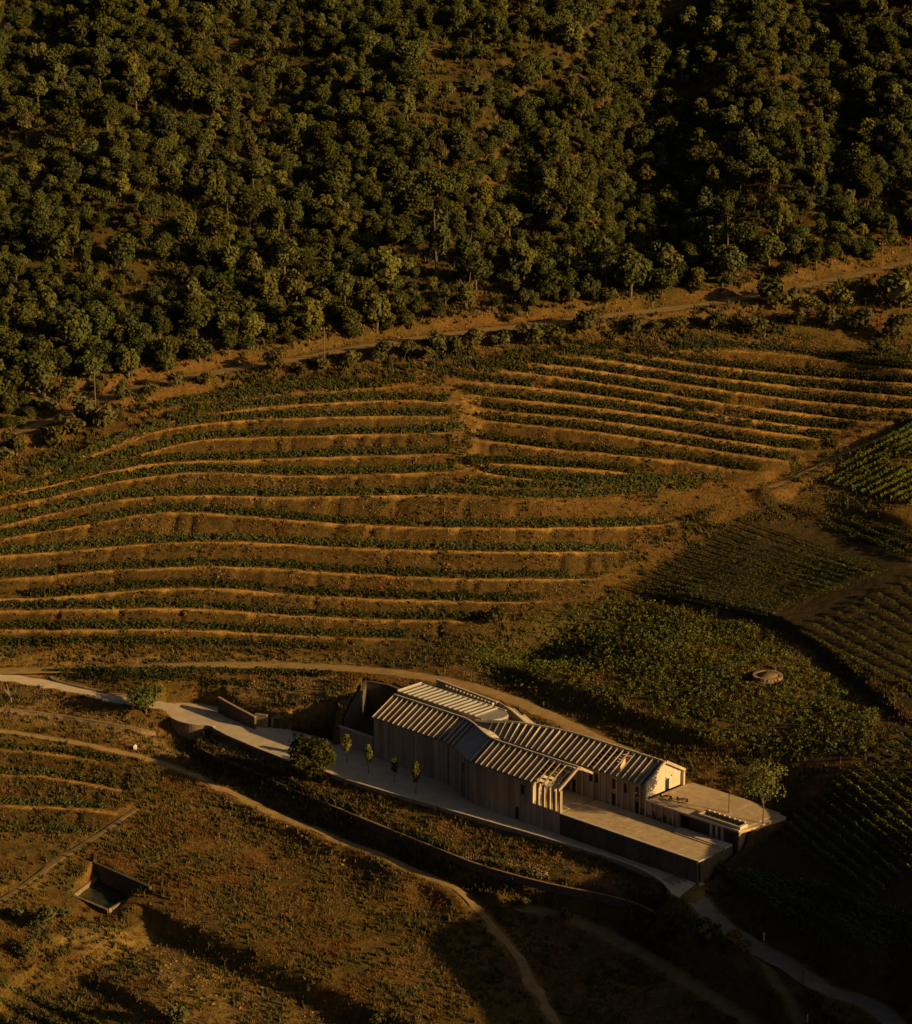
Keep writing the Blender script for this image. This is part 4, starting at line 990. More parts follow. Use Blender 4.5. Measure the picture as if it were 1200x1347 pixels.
for p, dn in zip(cand[okc], dens[okc]):
    sc = (.55+rs.rand()**1.6*.85)*(1.3 if p[1] < np.interp(p[0], ro[:, 0], ro[:, 1])+24 else 1)
    u_, v_ = px(p[0], p[1], hz(p[0], p[1])+4)
    if not (-90 < u_ < 1290 and -90 < v_ < 600): continue
    md = 4.6*sc+1.4; i0, j0 = int(p[0]//5), int(p[1]//5); bad = False
    for a in range(-2, 3):
        for b_ in range(-2, 3):
            for (q, s2) in cell.get((i0+a, j0+b_), ()):
                if (q[0]-p[0])**2+(q[1]-p[1])**2 < (2.1*sc+2.1*s2+.35)**2: bad = True; break
            if bad: break
        if bad: break
    if bad: continue
    cell.setdefault((i0, j0), []).append((p, sc)); pts.append((p[0], p[1], sc, u_, v_))
pts = np.array(pts); print('wood trees', len(pts))
zz = hz(pts[:, 0], pts[:, 1])
vis = (pts[:, 3] > 10) & (pts[:, 3] < 1190) & (pts[:, 4] > 10)
size = np.where(vis, pts[:, 2]/np.hypot(pts[:, 1], 120), 0)
order = np.argsort(-size); big = set(order[:295].tolist())
PT = []                                    # the rest of the wood: position, turn, size, kind
for i in range(len(pts)):
    x, y, sc = pts[i, :3]; k = i % NK; z = float(zz[i])-.15
    if i in big:
        near = y < np.interp(x, ro[:, 0], ro[:, 1])+16; light = k in (0, 4); w3 = ['left', 'middle', 'right'][int(np.clip(pts[i, 3]//400, 0, 2))]; h3 = ['top', 'upper', 'lower'][int(np.clip(pts[i, 4]//140, 0, 2))]; kw = 'yellowish olive' if light else 'dark olive'; sw_ = 'large' if sc > 1.05 else 'small'
        lab = f'{sw_} {kw} oak at the wood edge above the {w3} dirt road' if near else f'{sw_} {kw} oak in the {h3} {w3} part of the dense wood'
        tree('oak_tree', (x, y, z), (sc, sc, sc*R.uniform(.9, 1.2)), oak[k][0], oak[k][1], lab, 'tree', f'{sw_} {kw} oaks, '+(f'wood edge {w3}' if near else f'wood {h3} {w3}'))
    else:
        PT.append((x, y, z, rs.uniform(0, 6.28), sc, sc*rs.uniform(.85, 1.2), k))
# small oaks and shrubs filling the gaps
fx, fy = rs.uniform(-170, 185, 13000), rs.uniform(565, 850, 13000); yr_ = np.interp(fx, ro[:, 0], ro[:, 1]); fd = fbm(fx, fy, 26, 91, 3)
kk = (fy > yr_+4) & (rs.rand(13000) < np.clip((fd-.3)*4, .1, 1)*.55); uu, vv = px(fx, fy, hz(fx, fy)+1); kk &= (uu > -60) & (uu < 1260) & (vv > -60)
for x, y in zip(fx[kk], fy[kk]): q_ = rs.uniform(.28, .72); PT.append((x, y, float(hz(x, y))-.15, rs.uniform(0, 6.28), q_*rs.uniform(1, 1.25), q_, rs.randint(NK)))
PT = np.array(PT)
kinds = bpy.data.collections.new('oak_kinds')
for m_ in oak: kinds.objects.link(bpy.data.objects.new('oak_crown', m_[0]))
names_ = [o.name for o in kinds.objects]; rank = {n_: i for i, n_ in enumerate(sorted(names_))}; kidx = [rank[n_] for n_ in names_]
pm_ = bpy.data.meshes.new('distant_wood'); pm_.vertices.add(len(PT)); pm_.vertices.foreach_set('co', np.ascontiguousarray(PT[:, :3], dtype=np.float32).ravel())
def pattr(n_, t_, dat, key): a_ = pm_.attributes.new(n_, t_, 'POINT'); a_.data.foreach_set(key, np.ascontiguousarray(dat).ravel())
pattr('turn', 'FLOAT_VECTOR', np.c_[PT[:, 3]*0, PT[:, 3]*0, PT[:, 3]].astype(np.float32), 'vector'); pattr('grow', 'FLOAT_VECTOR', PT[:, [4, 4, 5]].astype(np.float32), 'vector')
pattr('sort', 'INT', np.array([kidx[int(k)] for k in PT[:, 6]], dtype=np.int32), 'value')
wood = tag(link('distant_wood', pm_), 'mass of smaller oaks filling the wooded slope', 'wood', kind='stuff')
ng = bpy.data.node_groups.new('scatter_oaks', 'GeometryNodeTree'); ng.interface.new_socket('Geometry', in_out='INPUT', socket_type='NodeSocketGeometry'); ng.interface.new_socket('Geometry', in_out='OUTPUT', socket_type='NodeSocketGeometry')
gi = ng.nodes.new('NodeGroupInput'); go = ng.nodes.new('NodeGroupOutput'); ip = ng.nodes.new('GeometryNodeInstanceOnPoints'); ci = ng.nodes.new('GeometryNodeCollectionInfo')
ci.inputs[0].default_value = kinds; ci.inputs['Separate Children'].default_value = True; ci.inputs['Reset Children'].default_value = True; ip.inputs['Pick Instance'].default_value = True
def nattr(n_, t_): q = ng.nodes.new('GeometryNodeInputNamedAttribute'); q.data_type = t_; q.inputs['Name'].default_value = n_; return [o_ for o_ in q.outputs if o_.enabled and o_.name == 'Attribute'][0]
ng.links.new(gi.outputs[0], ip.inputs['Points']); ng.links.new(ci.outputs[0], ip.inputs['Instance']); ng.links.new(nattr('turn', 'FLOAT_VECTOR'), ip.inputs['Rotation']); ng.links.new(nattr('grow', 'FLOAT_VECTOR'), ip.inputs['Scale']); ng.links.new(nattr('sort', 'INT'), ip.inputs['Instance Index'])
ng.links.new(ip.outputs[0], go.inputs[0]); wood.modifiers.new('scatter', 'NODES').node_group = ng

# ---- scattered tufts: dry grass, weeds, undergrowth
def tufts(name, poly_fn, n, hmin, hmax, material, label, cat, seed, box, blades=4, wid=.16):
    rs = np.random.RandomState(seed); x = rs.uniform(box[0], box[1], n); y = rs.uniform(box[2], box[3], n)
    k = poly_fn(x, y, rs); x, y = x[k], y[k]; z = hz(x, y); n = len(x)
    h = rs.uniform(hmin, hmax, n); V = []; 
    x = np.repeat(x, blades); y = np.repeat(y, blades); z = np.repeat(z, blades); h = np.repeat(h, blades)*rs.uniform(.6, 1.2, n*blades); m = n*blades
    a = rs.uniform(0, 6.28, m); px_ = x+rs.normal(0, .22, m); py_ = y+rs.normal(0, .22, m); w = wid*rs.uniform(.6, 1.5, m); ln = rs.normal(0, .35, (m, 2))*h[:, None]
    A = np.c_[px_-np.cos(a)*w, py_-np.sin(a)*w, z-.05]; B = np.c_[px_+np.cos(a)*w, py_+np.sin(a)*w, z-.05]; T = np.c_[px_+ln[:, 0], py_+ln[:, 1], z+h]
    V = np.stack([A, B, T], 1).reshape(-1, 3)
    return tag(link(name, npmesh(name, V, np.arange(m*3).reshape(m, 3)), material), label, cat, kind='stuff')
def grid_at(Mk, x, y): return bil(GX, GY, Mk, x, y)
built = np.clip(flatmask+zone('lip'), 0, 1)
for pz in ([(975,684),(1100,700),(1240,745),(1240,915),(1150,875),(1052,836),(1010,815),(812,776)], [(1030,1085),(1190,955),(1250,960),(1250,1230),(1110,1265),(935,1145)]):
    built = np.maximum(built, inpoly(X, Y, line(pz, 8, 0)[:, :2])*.9)
def low_fields(x, y, rs):
    u_, v_ = px(x, y, hz(x, y)); return (grid_at(built, x, y) < .3) & (u_ > -30) & (u_ < 1230) & (v_ < 1400) & (v_ > 850) & (rs.rand(len(x)) < np.clip((fbm(x, y, 7, 301)-.36)*4, .05, 1))
tufts('dry_grass', low_fields, 90000, .2, .6, M['straw'], 'dry straw coloured grass over the lower fields and banks', 'grass', 21, (-105, 110, 380, 540), 4, .1)
def low_green(x, y, rs):
    u_, v_ = px(x, y, hz(x, y)); return (grid_at(built, x, y) < .25) & (u_ > -30) & (u_ < 1230) & (v_ < 1400) & (v_ > 850) & (fbm(x, y, 6, 311) > .47) & (rs.rand(len(x)) < .6)
tufts('green_weeds', low_green, 50000, .3, .95, M['weeds'], 'dull green weeds in patches over the lower fields', 'weeds', 22, (-105, 110, 380, 540), 5, .2)
def banks(x, y, rs): return (grid_at(zone('bank'), x, y) > .4) & (rs.rand(len(x)) < np.clip((fbm(x, y, 5, 321)-.4)*3.2, 0, .8))
tufts('bank_grass', banks, 60000, .2, .55, M['straw'], 'dry brown grass on the banks between the vine terraces', 'grass', 23, (-110, 115, 525, 640))
tufts('bank_weeds', lambda x, y, rs: (grid_at(zone('bank'), x, y) > .4) & (fbm(x, y, 4, 325) > .57), 30000, .25, .6, M['weeds'], 'small green weeds dotted on the terrace banks', 'weeds', 24, (-110, 115, 525, 640), 4, .18)
def hillscrub(x, y, rs):
    u_, v_ = px(x, y, hz(x, y)); return (grid_at(built, x, y) < .3) & (grid_at(zone('bank'), x, y) < .4) & (v_ > 440) & (v_ < 870) & (u_ > -40) & (u_ < 1240) & (y < np.interp(x, ro[:, 0], ro[:, 1])-6) & (rs.rand(len(x)) < np.clip((fbm(x, y, 6, 341)-.34)*4, .1, 1))
tufts('hill_grass', hillscrub, 60000, .2, .55, M['straw'], 'dry brown grass on the bare hillside between vine blocks', 'grass', 27, (-110, 118, 470, 640), 4, .1)
tufts('hill_weeds', lambda x, y, rs: hillscrub(x, y, rs) & (fbm(x, y, 5, 345) > .52), 110000, .25, 1.0, M['weeds'], 'dull weeds scattered over the bare hillside', 'weeds', 28, (-110, 118, 470, 640), 4, .2)
def belt(x, y, rs):
    yr = np.interp(x, ro[:, 0], ro[:, 1]); return (grid_at(built, x, y) < .3) & (y > yr-16) & (y < yr-3.6) & (grid_at(zone('bank'), x, y) < .1) & (fbm(x, y, 7, 347) > .44)
tufts('roadside_scrub', belt, 26000, .5, 1.7, M['weeds'], 'tangled green scrub on the bank below the dirt road', 'scrub', 29, (-130, 135, 560, 690), 6, .3)
def verge(x, y, rs):
    yr = np.interp(x, ro[:, 0], ro[:, 1]); return (grid_at(built, x, y) < .3) & (y > yr-22) & (y < yr+14) & (grid_at(zone('bank'), x, y) < .1) & (rs.rand(len(x)) < np.clip((fbm(x, y, 8, 331)-.38)*4, .05, 1))
tufts('verge_grass', verge, 40000, .3, .9, M['straw'], 'rough dry grass on both verges of the dirt road', 'grass', 25, (-130, 135, 570, 700))
tufts('undergrowth', lambda x, y, rs: (y > np.interp(x, ro[:, 0], ro[:, 1])+5) & (rs.rand(len(x)) < .8), 38000, .5, 1.9, M['weeds'], 'low dark undergrowth beneath the oaks of the wood', 'undergrowth', 26, (-170, 185, 580, 850), 5, .4)

def ledge_side(x, y, rs): d_, _ = polydist(x, y, LEDGE[::2]); return (d_ < 1.9) & (rs.rand(len(x)) < np.clip((fbm(x, y, 4, 361)-.38)*5, 0, 1)) & (grid_at(flatmask, x, y) < .3)
tufts('ledge_scrub', ledge_side, 60000, .35, 1.1, M['weeds'], 'ragged green scrub hanging over the long low wall below the yard', 'scrub', 30, (LEDGE[:, 0].min(), LEDGE[:, 0].max(), LEDGE[:, 1].min(), LEDGE[:, 1].max()), 5, .2)
tufts('ledge_grass', ledge_side, 40000, .3, .8, M['straw'], 'dry grass tufts along the long low wall below the yard', 'grass', 31, (LEDGE[:, 0].min(), LEDGE[:, 0].max(), LEDGE[:, 1].min(), LEDGE[:, 1].max()), 5, .12)

# ---- vine rows
def vine_row(P, label, group, material='vine', h=1.5, w=.45, per=26, cs=.36, seed=0, gap=.12, z0=.25):
    P = np.asarray(P); d = np.r_[0, np.cumsum(np.linalg.norm(np.diff(P[:, :2], axis=0), axis=1))]
    if d[-1] < 2: return None
    rs = np.random.RandomState(seed); n_ = int(d[-1]*per); t = rs.uniform(0, d[-1], n_)
    keep = (vnoise(t, t*0+seed*3.1, 1.3, 401) > gap) & (vnoise(t, t*0+seed*1.7, 7, 402) > .1); t = t[keep]; n_ = len(t)
    x, y = np.interp(t, d, P[:, 0]), np.interp(t, d, P[:, 1])
    T = np.array([np.interp(np.minimum(t+.5, d[-1]), d, P[:, k])-np.interp(np.maximum(t-.5, 0), d, P[:, k]) for k in (0, 1)]).T; T /= np.linalg.norm(T, axis=1)[:, None]+1e-9
    hh = h*(.72+.5*vnoise(t, t*0+seed, 1.0, 403)); f = rs.rand(n_)**.75; off = rs.normal(0, w*.5, n_)*(1-.45*f)
    x = x-T[:, 1]*off; y = y+T[:, 0]*off; z = hz(x, y)+z0+f*(hh-z0)
    Nv = np.c_[-T[:, 1]*np.sign(off), T[:, 0]*np.sign(off), .6+f]*1.0
    V, Fq = cards(np.c_[x, y, z], Nv, cs, rs, jit=.8)
    c = (float(P[0, 0]), float(P[0, 1]), float(hz(P[0, 0], P[0, 1])))
    r_ = root('vine_row', c, label, 'vine row', group)
    link('foliage', npmesh('vine_foliage', V-np.array(c), Fq), M[material], r_)
    # trunks under the foliage
    k = np.arange(.6, d[-1], 1.6); sx, sy = np.interp(k, d, P[:, 0]), np.interp(k, d, P[:, 1]); sz = hz(sx, sy); wv = .05
    A = []
    for dx, dy in ((-wv, 0), (wv, 0)): A.append(np.c_[sx+dx, sy+dy, sz-.1])
    for dx, dy in ((wv, .05), (-wv, .05)): A.append(np.c_[sx+dx, sy+dy, sz+h*.55])
    V = np.stack(A, 1).reshape(-1, 3); o = link('stems', npmesh('vine_stems', V-np.array(c), np.arange(len(V)).reshape(-1, 4)), M['bark'], r_); o['kind'] = 'stuff'
    return r_
ORD = ['first', 'second', 'third', 'fourth', 'fifth', 'sixth', 'seventh', 'eighth', 'ninth', 'tenth', 'eleventh', 'twelfth', 'thirteenth', 'fourteenth', 'fifteenth', 'sixteenth', 'seventeenth', 'eighteenth', 'nineteenth', 'twentieth', 'twenty-first', 'twenty-second', 'twenty-third', 'twenty-fourth', 'twenty-fifth', 'twenty-sixth']
def cut(P, a, b_): return P[int(len(P)*a):max(int(len(P)*b_), 2)]
ends = {0: (.02, .98), 1: (0, .97), 2: (0, .97), 3: (.12, .98), 4: (0, .95), 5: (0, .97), 6: (0, .96), 7: (0, .93), 8: (0, 1), 9: (0, .99), 10: (.05, .99), 11: (.02, .99), 12: (.1, .98), 13: (.02, .95)}
for i, P in enumerate(LEFT_L):
    Q = cut(P, *ends[i]).copy(); Q[:, 1] += 1.55
    vine_row(Q, f'{ORD[i]} vine row from the bottom on the left terraces', 'vine rows on the left terraces', h=1.9, w=.85, per=54, cs=.42, seed=500+i)
for i, P in enumerate(RIGHT_L):
    Q = cut(P, .04, .985).copy(); Q[:, 1] += 1.5
    vine_row(Q, f'{ORD[i]} vine row from the bottom on the closely stepped right terraces', 'vine rows on the right terraces', h=2.0, w=1.0, per=52, cs=.40, seed=540+i)
for i, P in enumerate(LOW_L):
    Q = cut(P, .0, .97).copy(); Q[:, 1] += 1.6
    vine_row(Q, f'{ORD[i]} vine row from the bottom beside the field track', 'vine rows on the low terraces', h=1.5 if i < 3 else .9, w=.9, per=44, cs=.42, seed=560+i)
def block(e1, e2, n_, tmpl, group, material, seed, h=1.3, per=24, w=.4, gap=.15, cs=.34):
    e1, e2 = np.array(e1, float), np.array(e2, float)
    for i in range(n_):
        f = i/(n_-1); a = e1[0]+(e1[1]-e1[0])*f; b_ = e2[0]+(e2[1]-e2[0])*f
        P = line([tuple(a), tuple(b_)], 6, 0)
        vine_row(P, tmpl.format(ORD[i]), group, material, h, w, per, cs, seed+i, gap)
# bright rows at the right edge
st = [(1176,576),(1150,588),(1105,617),(1085,637.5),(1098,640),(1108,644),(1121,647),(1133,651),(1145,653.5),(1158,657),(1171,660),(1183,663),(1196,666)]
for i, (u_, v_) in enumerate(st):
    P = line([(u_, v_), (1245, v_-.5*(1245-u_))], 6, 0)
    vine_row(P, f'{ORD[i]} bright green vine row from the top, right of the dirt path', 'bright vine rows by the path', 'vine_bright', 1.35, .5, 40, .36, 600+i, .05)
block([(975,686),(815,773)], [(1168,752),(1010,812)], 17, '{} row from the top of the dark vine block on the right slope', 'vine rows of the dark right block', 'vine_bright', 640, .85, 26, .14, .05, .26)  # lit leaf colour paints sun onto the row tops
for i, (a, b_) in enumerate([((1090,691),(1215,742)),((1105,685),(1225,734)),((1124,684),(1225,722)),((1165,693),(1230,715))]):
    vine_row(line([a, b_], 6, 0), f'{ORD[i]} thin vine row from the bottom, below the bright rows', 'thin vine rows on the dark strip', 'vine', 1.2, .4, 26, .34, 670+i)
for i, (a, b_) in enumerate([((1030,667),(1064,686)),((1055,671),(1078,684))]):
    vine_row(line([a, b_], 6, 0), ['short vine row', 'shorter upper vine row'][i]+' alone in the dark corner below the path', None, 'vine', 1.2, .4, 28, .34, 680+i)
block([(1052,832),(1205,758)], [(1205,910),(1330,840)], 10, '{} row from the bottom of the shaded vines right of the dark gully', 'vine rows right of the dark gully', 'vine_bright', 700, .85, 26, .14, .05, .26)
block([(1022,1092),(1190,958)], [(1140,1188),(1330,1065)], 17, '{} row from the deck side of the steep shaded vineyard', 'vine rows of the steep vineyard', 'vine_bright', 730, 1.0, 30, .2)
block([(935,1140),(1070,1166)], [(1110,1262),(1270,1232)], 12, '{} row from the lane side of the lower shaded vineyard', 'vine rows of the lower shaded vineyard', 'vine_bright', 760, 1.2, 26, .25)
for i, (a, b_) in enumerate([((100,884),(440,890)),((70,888),(225,885)),((60,888),(330,903))]):
    vine_row(line([a, ((a[0]+b_[0])/2, (a[1]+b_[1])/2-2), b_], 6, 0), ['long', 'short', 'lower'][i]+' vine row on the strip between the access road and the rear road', 'vine rows between the roads', 'vine', 1.3, .8, 36, .4, 790+i)
for i, (a, b_) in enumerate([((-30,1285),(150,1362)),((-30,1306),(95,1362)),((-30,1330),(50,1366))]):
    vine_row(line([a, b_], 6, 0), f'{ORD[i]} hedge like vine row from the top in the bottom left corner', 'vine rows in the bottom corner', 'vine', 1.4, .5, 36, .38, 795+i)
# broad vine field on the slope behind the winery: no rows can be told apart
fp = line([(600,868),(700,815),(815,785),(1000,830),(1162,945),(1145,990),(1010,1003),(880,968),(760,935),(690,908)], 8, 0)[:, :2]
rs = np.random.RandomState(33); gx, gy = np.meshgrid(np.arange(fp[:, 0].min(), fp[:, 0].max(), 1.25), np.arange(fp[:, 1].min(), fp[:, 1].max(), 1.7))
gx = gx.ravel()+rs.normal(0, .3, gx.size); gy = gy.ravel()+rs.normal(0, .3, gy.size)
k = inpoly(gx, gy, fp) & (fbm(gx, gy, 5, 351) > .35); 
wc = ray([1010], [892])[0]; k &= (gx-wc[0])**2+(gy-wc[1])**2 > 22
gx, gy = gx[k], gy[k]; nper = 15
P = np.repeat(np.c_[gx, gy], nper, 0); f = rs.rand(len(P)); P = P+rs.normal(0, .36, P.shape)*(1-.4*f)[:, None]; hv = np.repeat(rs.uniform(.5, 1.5, len(gx)), nper)
P3 = np.c_[P, hz(P[:, 0], P[:, 1])+.1+f*hv]; V, Fq = cards(P3, np.c_[rs.normal(0, .5, (len(P), 2)), .8+0*f], .36, rs)
tag(link('vineyard_foliage', npmesh('vineyard_foliage', V, Fq), M['vine_bright']), 'broad field of unstaked green vines on the slope behind the winery', 'vineyard', kind='stuff')

# ---- single trees
def gp(u_, v_): p = ray([u_], [v_])[0]; return (p[0], p[1], float(hz(p[0], p[1])))
rm, _, _ = crown_mesh('round_crown', -.4, 9.4, 4.3, 46, 5200, .46, 71, lobe_r=.36); rm.materials.append(M['vine'])
p = apx(408, 1019, -.4); tree('round_tree', (p[0], p[1], float(hz(*p))-.1), (1.12, 1.12, 1.05), rm, trunk_mesh('trunk', 6, .28, 72, 5), 'dense round dark green tree at the corner of the yard')
pm = [crown_mesh('slim_crown', 1.0, 6.3, .6, 30, 650, .30, 80+k, lobe_r=.6)[0] for k in range(4)]
for k_ in range(4): pm[k_].materials.append(M['oak_light'] if k_ != 2 else M['oak'])
slimtrunk = trunk_mesh('slim_trunk', 5.0, .07, 85, 2, .3)
for k_, (u_, v_, s, l) in enumerate([(457, 1005, 1.15, 'slim young tree by the court wall, leftmost of the four in the yard'), (485, 1018, 1.05, 'slim young tree second from the court wall in the yard'), (519, 1029, .95, 'darkest slim young tree, third from the court wall in the yard'), (547, 1045, 1.15, 'slim young tree farthest from the court wall in the yard')]):
    q = at(u_, v_, .02); tree('young_tree', (q[0], q[1], .02), (s, s, s), pm[k_], slimtrunk, l, 'tree', 'young trees in the yard')
dm, _, _ = crown_mesh('deck_crown', 3.0, 12.2, 5.0, 44, 1600, .34, 91, lobe_r=.30); dm.materials.append(M['oak_light'])
q = at(1004, 1083, 7.2); tree('deck_tree', (q[0], q[1], 7.2), 1.0, dm, trunk_mesh('trunk', 9.5, .12, 92, 6, 2.0, .45), 'large airy golden green tree at the end of the upper deck')
dm2, _, _ = crown_mesh('slim_deck_crown', 3.4, 11.0, 2.7, 26, 650, .34, 93, lobe_r=.4); dm2.materials.append(M['oak_light'])
q = at(959, 1069, 7.2); tree('deck_tree', (q[0], q[1], 7.2), 1.0, dm2, trunk_mesh('trunk', 8.0, .1, 94, 4, .9, .5), 'smaller thin tree beside the basin on the upper deck')
fm, _, _ = crown_mesh('fig_crown', .0, 7.2, 4.0, 26, 1700, .45, 95, lobe_r=.36); fm.materials.append(M['oak'])
tree('road_tree', gp(192, 938), 1.0, fm, trunk_mesh('trunk', 4.5, .2, 96, 5, 1.6), 'dark leafy tree beside the bend of the access road')
bm_, _, _ = crown_mesh('bush_crown', .1, 3.4, 2.0, 14, 560, .38, 97, lobe_r=.42); bm_.materials.append(M['shrub'])
bm2, _, _ = crown_mesh('bush_crown', .1, 3.0, 2.2, 12, 560, .38, 98, lobe_r=.42); bm2.materials.append(M['shrub'])
bm3, _, _ = crown_mesh('bush_crown', .1, 2.6, 1.9, 12, 480, .36, 99, lobe_r=.42); bm3.materials.append(M['oak_light'])
bm4, _, _ = crown_mesh('bush_crown', .1, 2.8, 1.9, 12, 520, .36, 89, lobe_r=.42); bm4.materials.append(M['autumn'])
bstem = trunk_mesh('bush_stem', 1.4, .08, 88, 3, .7)
def bush(u_, v_, s, label, kind=0, group=None, p=None):
    s *= 1.3 if group else 1.0
    return tree('bush', gp(u_, v_) if p is None else p, (s, s, s*R.uniform(.85, 1.15)), (bm_, bm2, bm3, bm4)[kind], bstem, label, 'bush', group)
bush(655, 822, 1.3, 'dark bush at the right end of the lowest terraces', 1)
bush(930, 1236, 1.55, 'bright green bush beside the paved lane', 2)
bush(962, 1240, 1.0, 'orange tinged bush next to the bright green one by the lane', 3); bush(982, 1256, 1.05, 'small golden bush lowest of the three beside the lane', 3)
bush(1072, 1322, .95, 'yellow green bush by the lane near the bottom edge', 2); bush(1092, 1338, .8, 'low bush on the bottom edge beside the lane', 2); bush(1066, 1350, .5, 'small leafy bush beside the white post at the bottom', 2)
bush(57, 1222, 1.5, 'dark bush below the sunken tank', 0); bush(22, 1212, 1.0, 'small bush left of the dark one below the tank', 1); bush(36, 1262, 1.15, 'bush on the bank above the bottom corner vines', 0); bush(232, 1352, 1.3, 'bush on the bottom edge below the bare strip', 0); bush(85, 1208, .8, 'low bush just under the front wall of the tank', 2)
bush(745, 1212, .8, 'lone bush at the end of the lit scrub', 0); bush(500, 1347, .9, 'low bush at the bottom edge in the dry field', 1); bush(690, 1195, .7, 'small bush beside the dirt track fork', 1)
road_b = sorted([(770,440,1.55,0),(362,490,1.25,0),(270,507,1.0,1),(60,545,1.4,1),(112,553,1.5,0),(96,572,1.6,1),(138,566,1.3,0),(72,590,1.35,0),(22,600,1.3,0),(4,612,1.2,1),(163,528,1.05,0),(195,523,1.1,1),(230,510,1.0,0),(14,540,1.2,0),(88,525,1.2,0),
 (1022,408,2.3,2),(1065,408,1.3,2),(990,440,1.4,0),(940,436,1.2,1),(1110,402,1.4,2),(1186,405,2.8,2),(1130,436,1.5,0),(1178,448,1.7,0),(892,434,1.1,2),(1160,470,1.2,1),(1090,432,1.3,0),(1050,430,1.1,0),(860,437,1.0,1),(835,440,1.1,0),
 (500,478,1.2,0),(540,474,1.3,1),(580,468,1.3,0),(620,462,1.4,0),(660,458,1.4,1),(697,455,1.5,0),(730,448,1.4,2),(460,484,1.1,0),(425,488,1.0,1),(395,494,.9,0),(560,476,1.0,1),(600,468,1.1,0)])
for i, (u_, v_, s, kd) in enumerate(road_b):
    if i < 21: lab = f'{ORD[i]} bush from the left along the dirt road'
    else: lab = f'{ORD[len(road_b)-1-i]} bush from the right along the dirt road'
    bush(u_, v_, s, lab, kd, 'bushes along the dirt road')
# bare trees
def bare(u_, v_, h, label, seed, p=None):
    rs = np.random.RandomState(seed); r_ = root('bare_tree', gp(u_, v_) if p is None else p, label, 'tree')
    me = trunk_mesh('trunk', h, .12, seed, 8, h*.35, .35); me.materials[0] = M['pale_bark']; link('trunk', me, None, r_)
M['pale_bark'] = mat('pale_bark', (.2, .16, .12), (.34, .28, .2), 3, .9)
bare(335, 270, 7, 'bare grey dead tree standing in the wood', 61); bare(300, 300, 6, 'bare grey dead tree lower down the wooded slope', 62); bare(15, 925, 4.5, 'bare bushy tree at the left edge below the access road', 63); bare(615, 395, 7.5, 'leafless upright tree at the edge of the wood above the road', 64)

# ------------------------------------------------------------------ poles, posts, mound, stones
def pole(u_, v_, h, label, arm=True):
    p = gp(u_, v_); r_ = root('telegraph_pole', p, label, 'pole', None)
    v, f = tube([(0, 0, -.3), (0.02, 0, h*.5), (0, 0, h)], [.15, .13, .1], 8); pymesh('shaft', v, f, M['wood'], r_)
    if arm:
        v, f = prism([(-.8, -.06), (.8, -.06), (.8, .06), (-.8, .06)], h-.6, h-.45); pymesh('crossarm', v, f, M['wood'], r_)
        for x in (-.65, 0, .65): v, f = tube([(x, 0, h-.45), (x, 0, h-.2)], [.05, .035], 6); pymesh('insulator', v, f, M['white'], r_)
pole(126, 546, 10.5, 'tall wooden pole beside the dirt road near the left edge'); pole(427, 476, 8.5, 'wooden pole beside the middle of the dirt road'); pole(1160, 352, 6.5, 'short wooden pole at the right end of the dirt road'); pole(1056, 1300, 4.2, 'dark slim pole standing beside the paved lane', False)
def post(u_, v_, h, label, w=.12):
    p = gp(u_, v_); r_ = root('marker_post', p, label, 'post')
    v, f = prism([(-w, -w), (w, -w), (w, w), (-w, w)], -.3, h); pymesh('shaft', v, f, M['white'], r_)
    v = [(-w*1.15, -w*1.15, h+.002), (w*1.15, -w*1.15, h+.002), (w*1.15, w*1.15, h+.002), (-w*1.15, w*1.15, h+.002), (0, 0, h+w*1.3)]; pymesh('cap', v, [(0, 1, 4), (1, 2, 4), (2, 3, 4), (3, 0, 4), (3, 2, 1, 0)], M['white'], r_)
post(178, 986, .75, 'pale block post beside the dirt track', .3); post(1005, 1237, 1.3, 'small white post between the bush and the lane'); post(1062, 1349, 1.9, 'white post on the bottom edge near the lane', .1)
# round stone mound in the vine field
wz = float(hz(wc[0], wc[1])); md = root('stone_mound', (wc[0], wc[1], wz), 'round stone mound with a flat earth top in the vine field', 'mound')
for lay in range(2):
    for k_ in range(26):
        a = 2*math.pi*(k_+.5*lay)/26; rr_ = 2.75-.15*lay+R.uniform(-.08, .08); w = .31; c_, s_ = math.cos(a), math.sin(a)
        b4 = [(c_*(rr_+d_)-s_*e_, s_*(rr_+d_)+c_*e_) for d_, e_ in ((-.3, -w), (.3, -w*.95), (.28, w*.95), (-.3, w))]
        z0 = -.5+lay*.72; z0 -= .25; v, f = prism(b4, z0, z0+.68+R.uniform(0, .08)); pymesh('stone', v, f, M['stone'], md)
ang = np.linspace(0, 2*math.pi, 25)[:-1]; v = [(2.5*math.cos(a), 2.5*math.sin(a), .6+.05*math.sin(5*a)) for a in ang]+[(2.5*math.cos(a), 2.5*math.sin(a), -.4) for a in ang]+[(0, 0, .68)]
f = [(i, (i+1) % 24, 48) for i in range(24)]+[(i+24, (i+1) % 24+24, (i+1) % 24, i) for i in range(24)]; pymesh('earth_top', v, f, M['dirt_dark'], md, smooth=True)
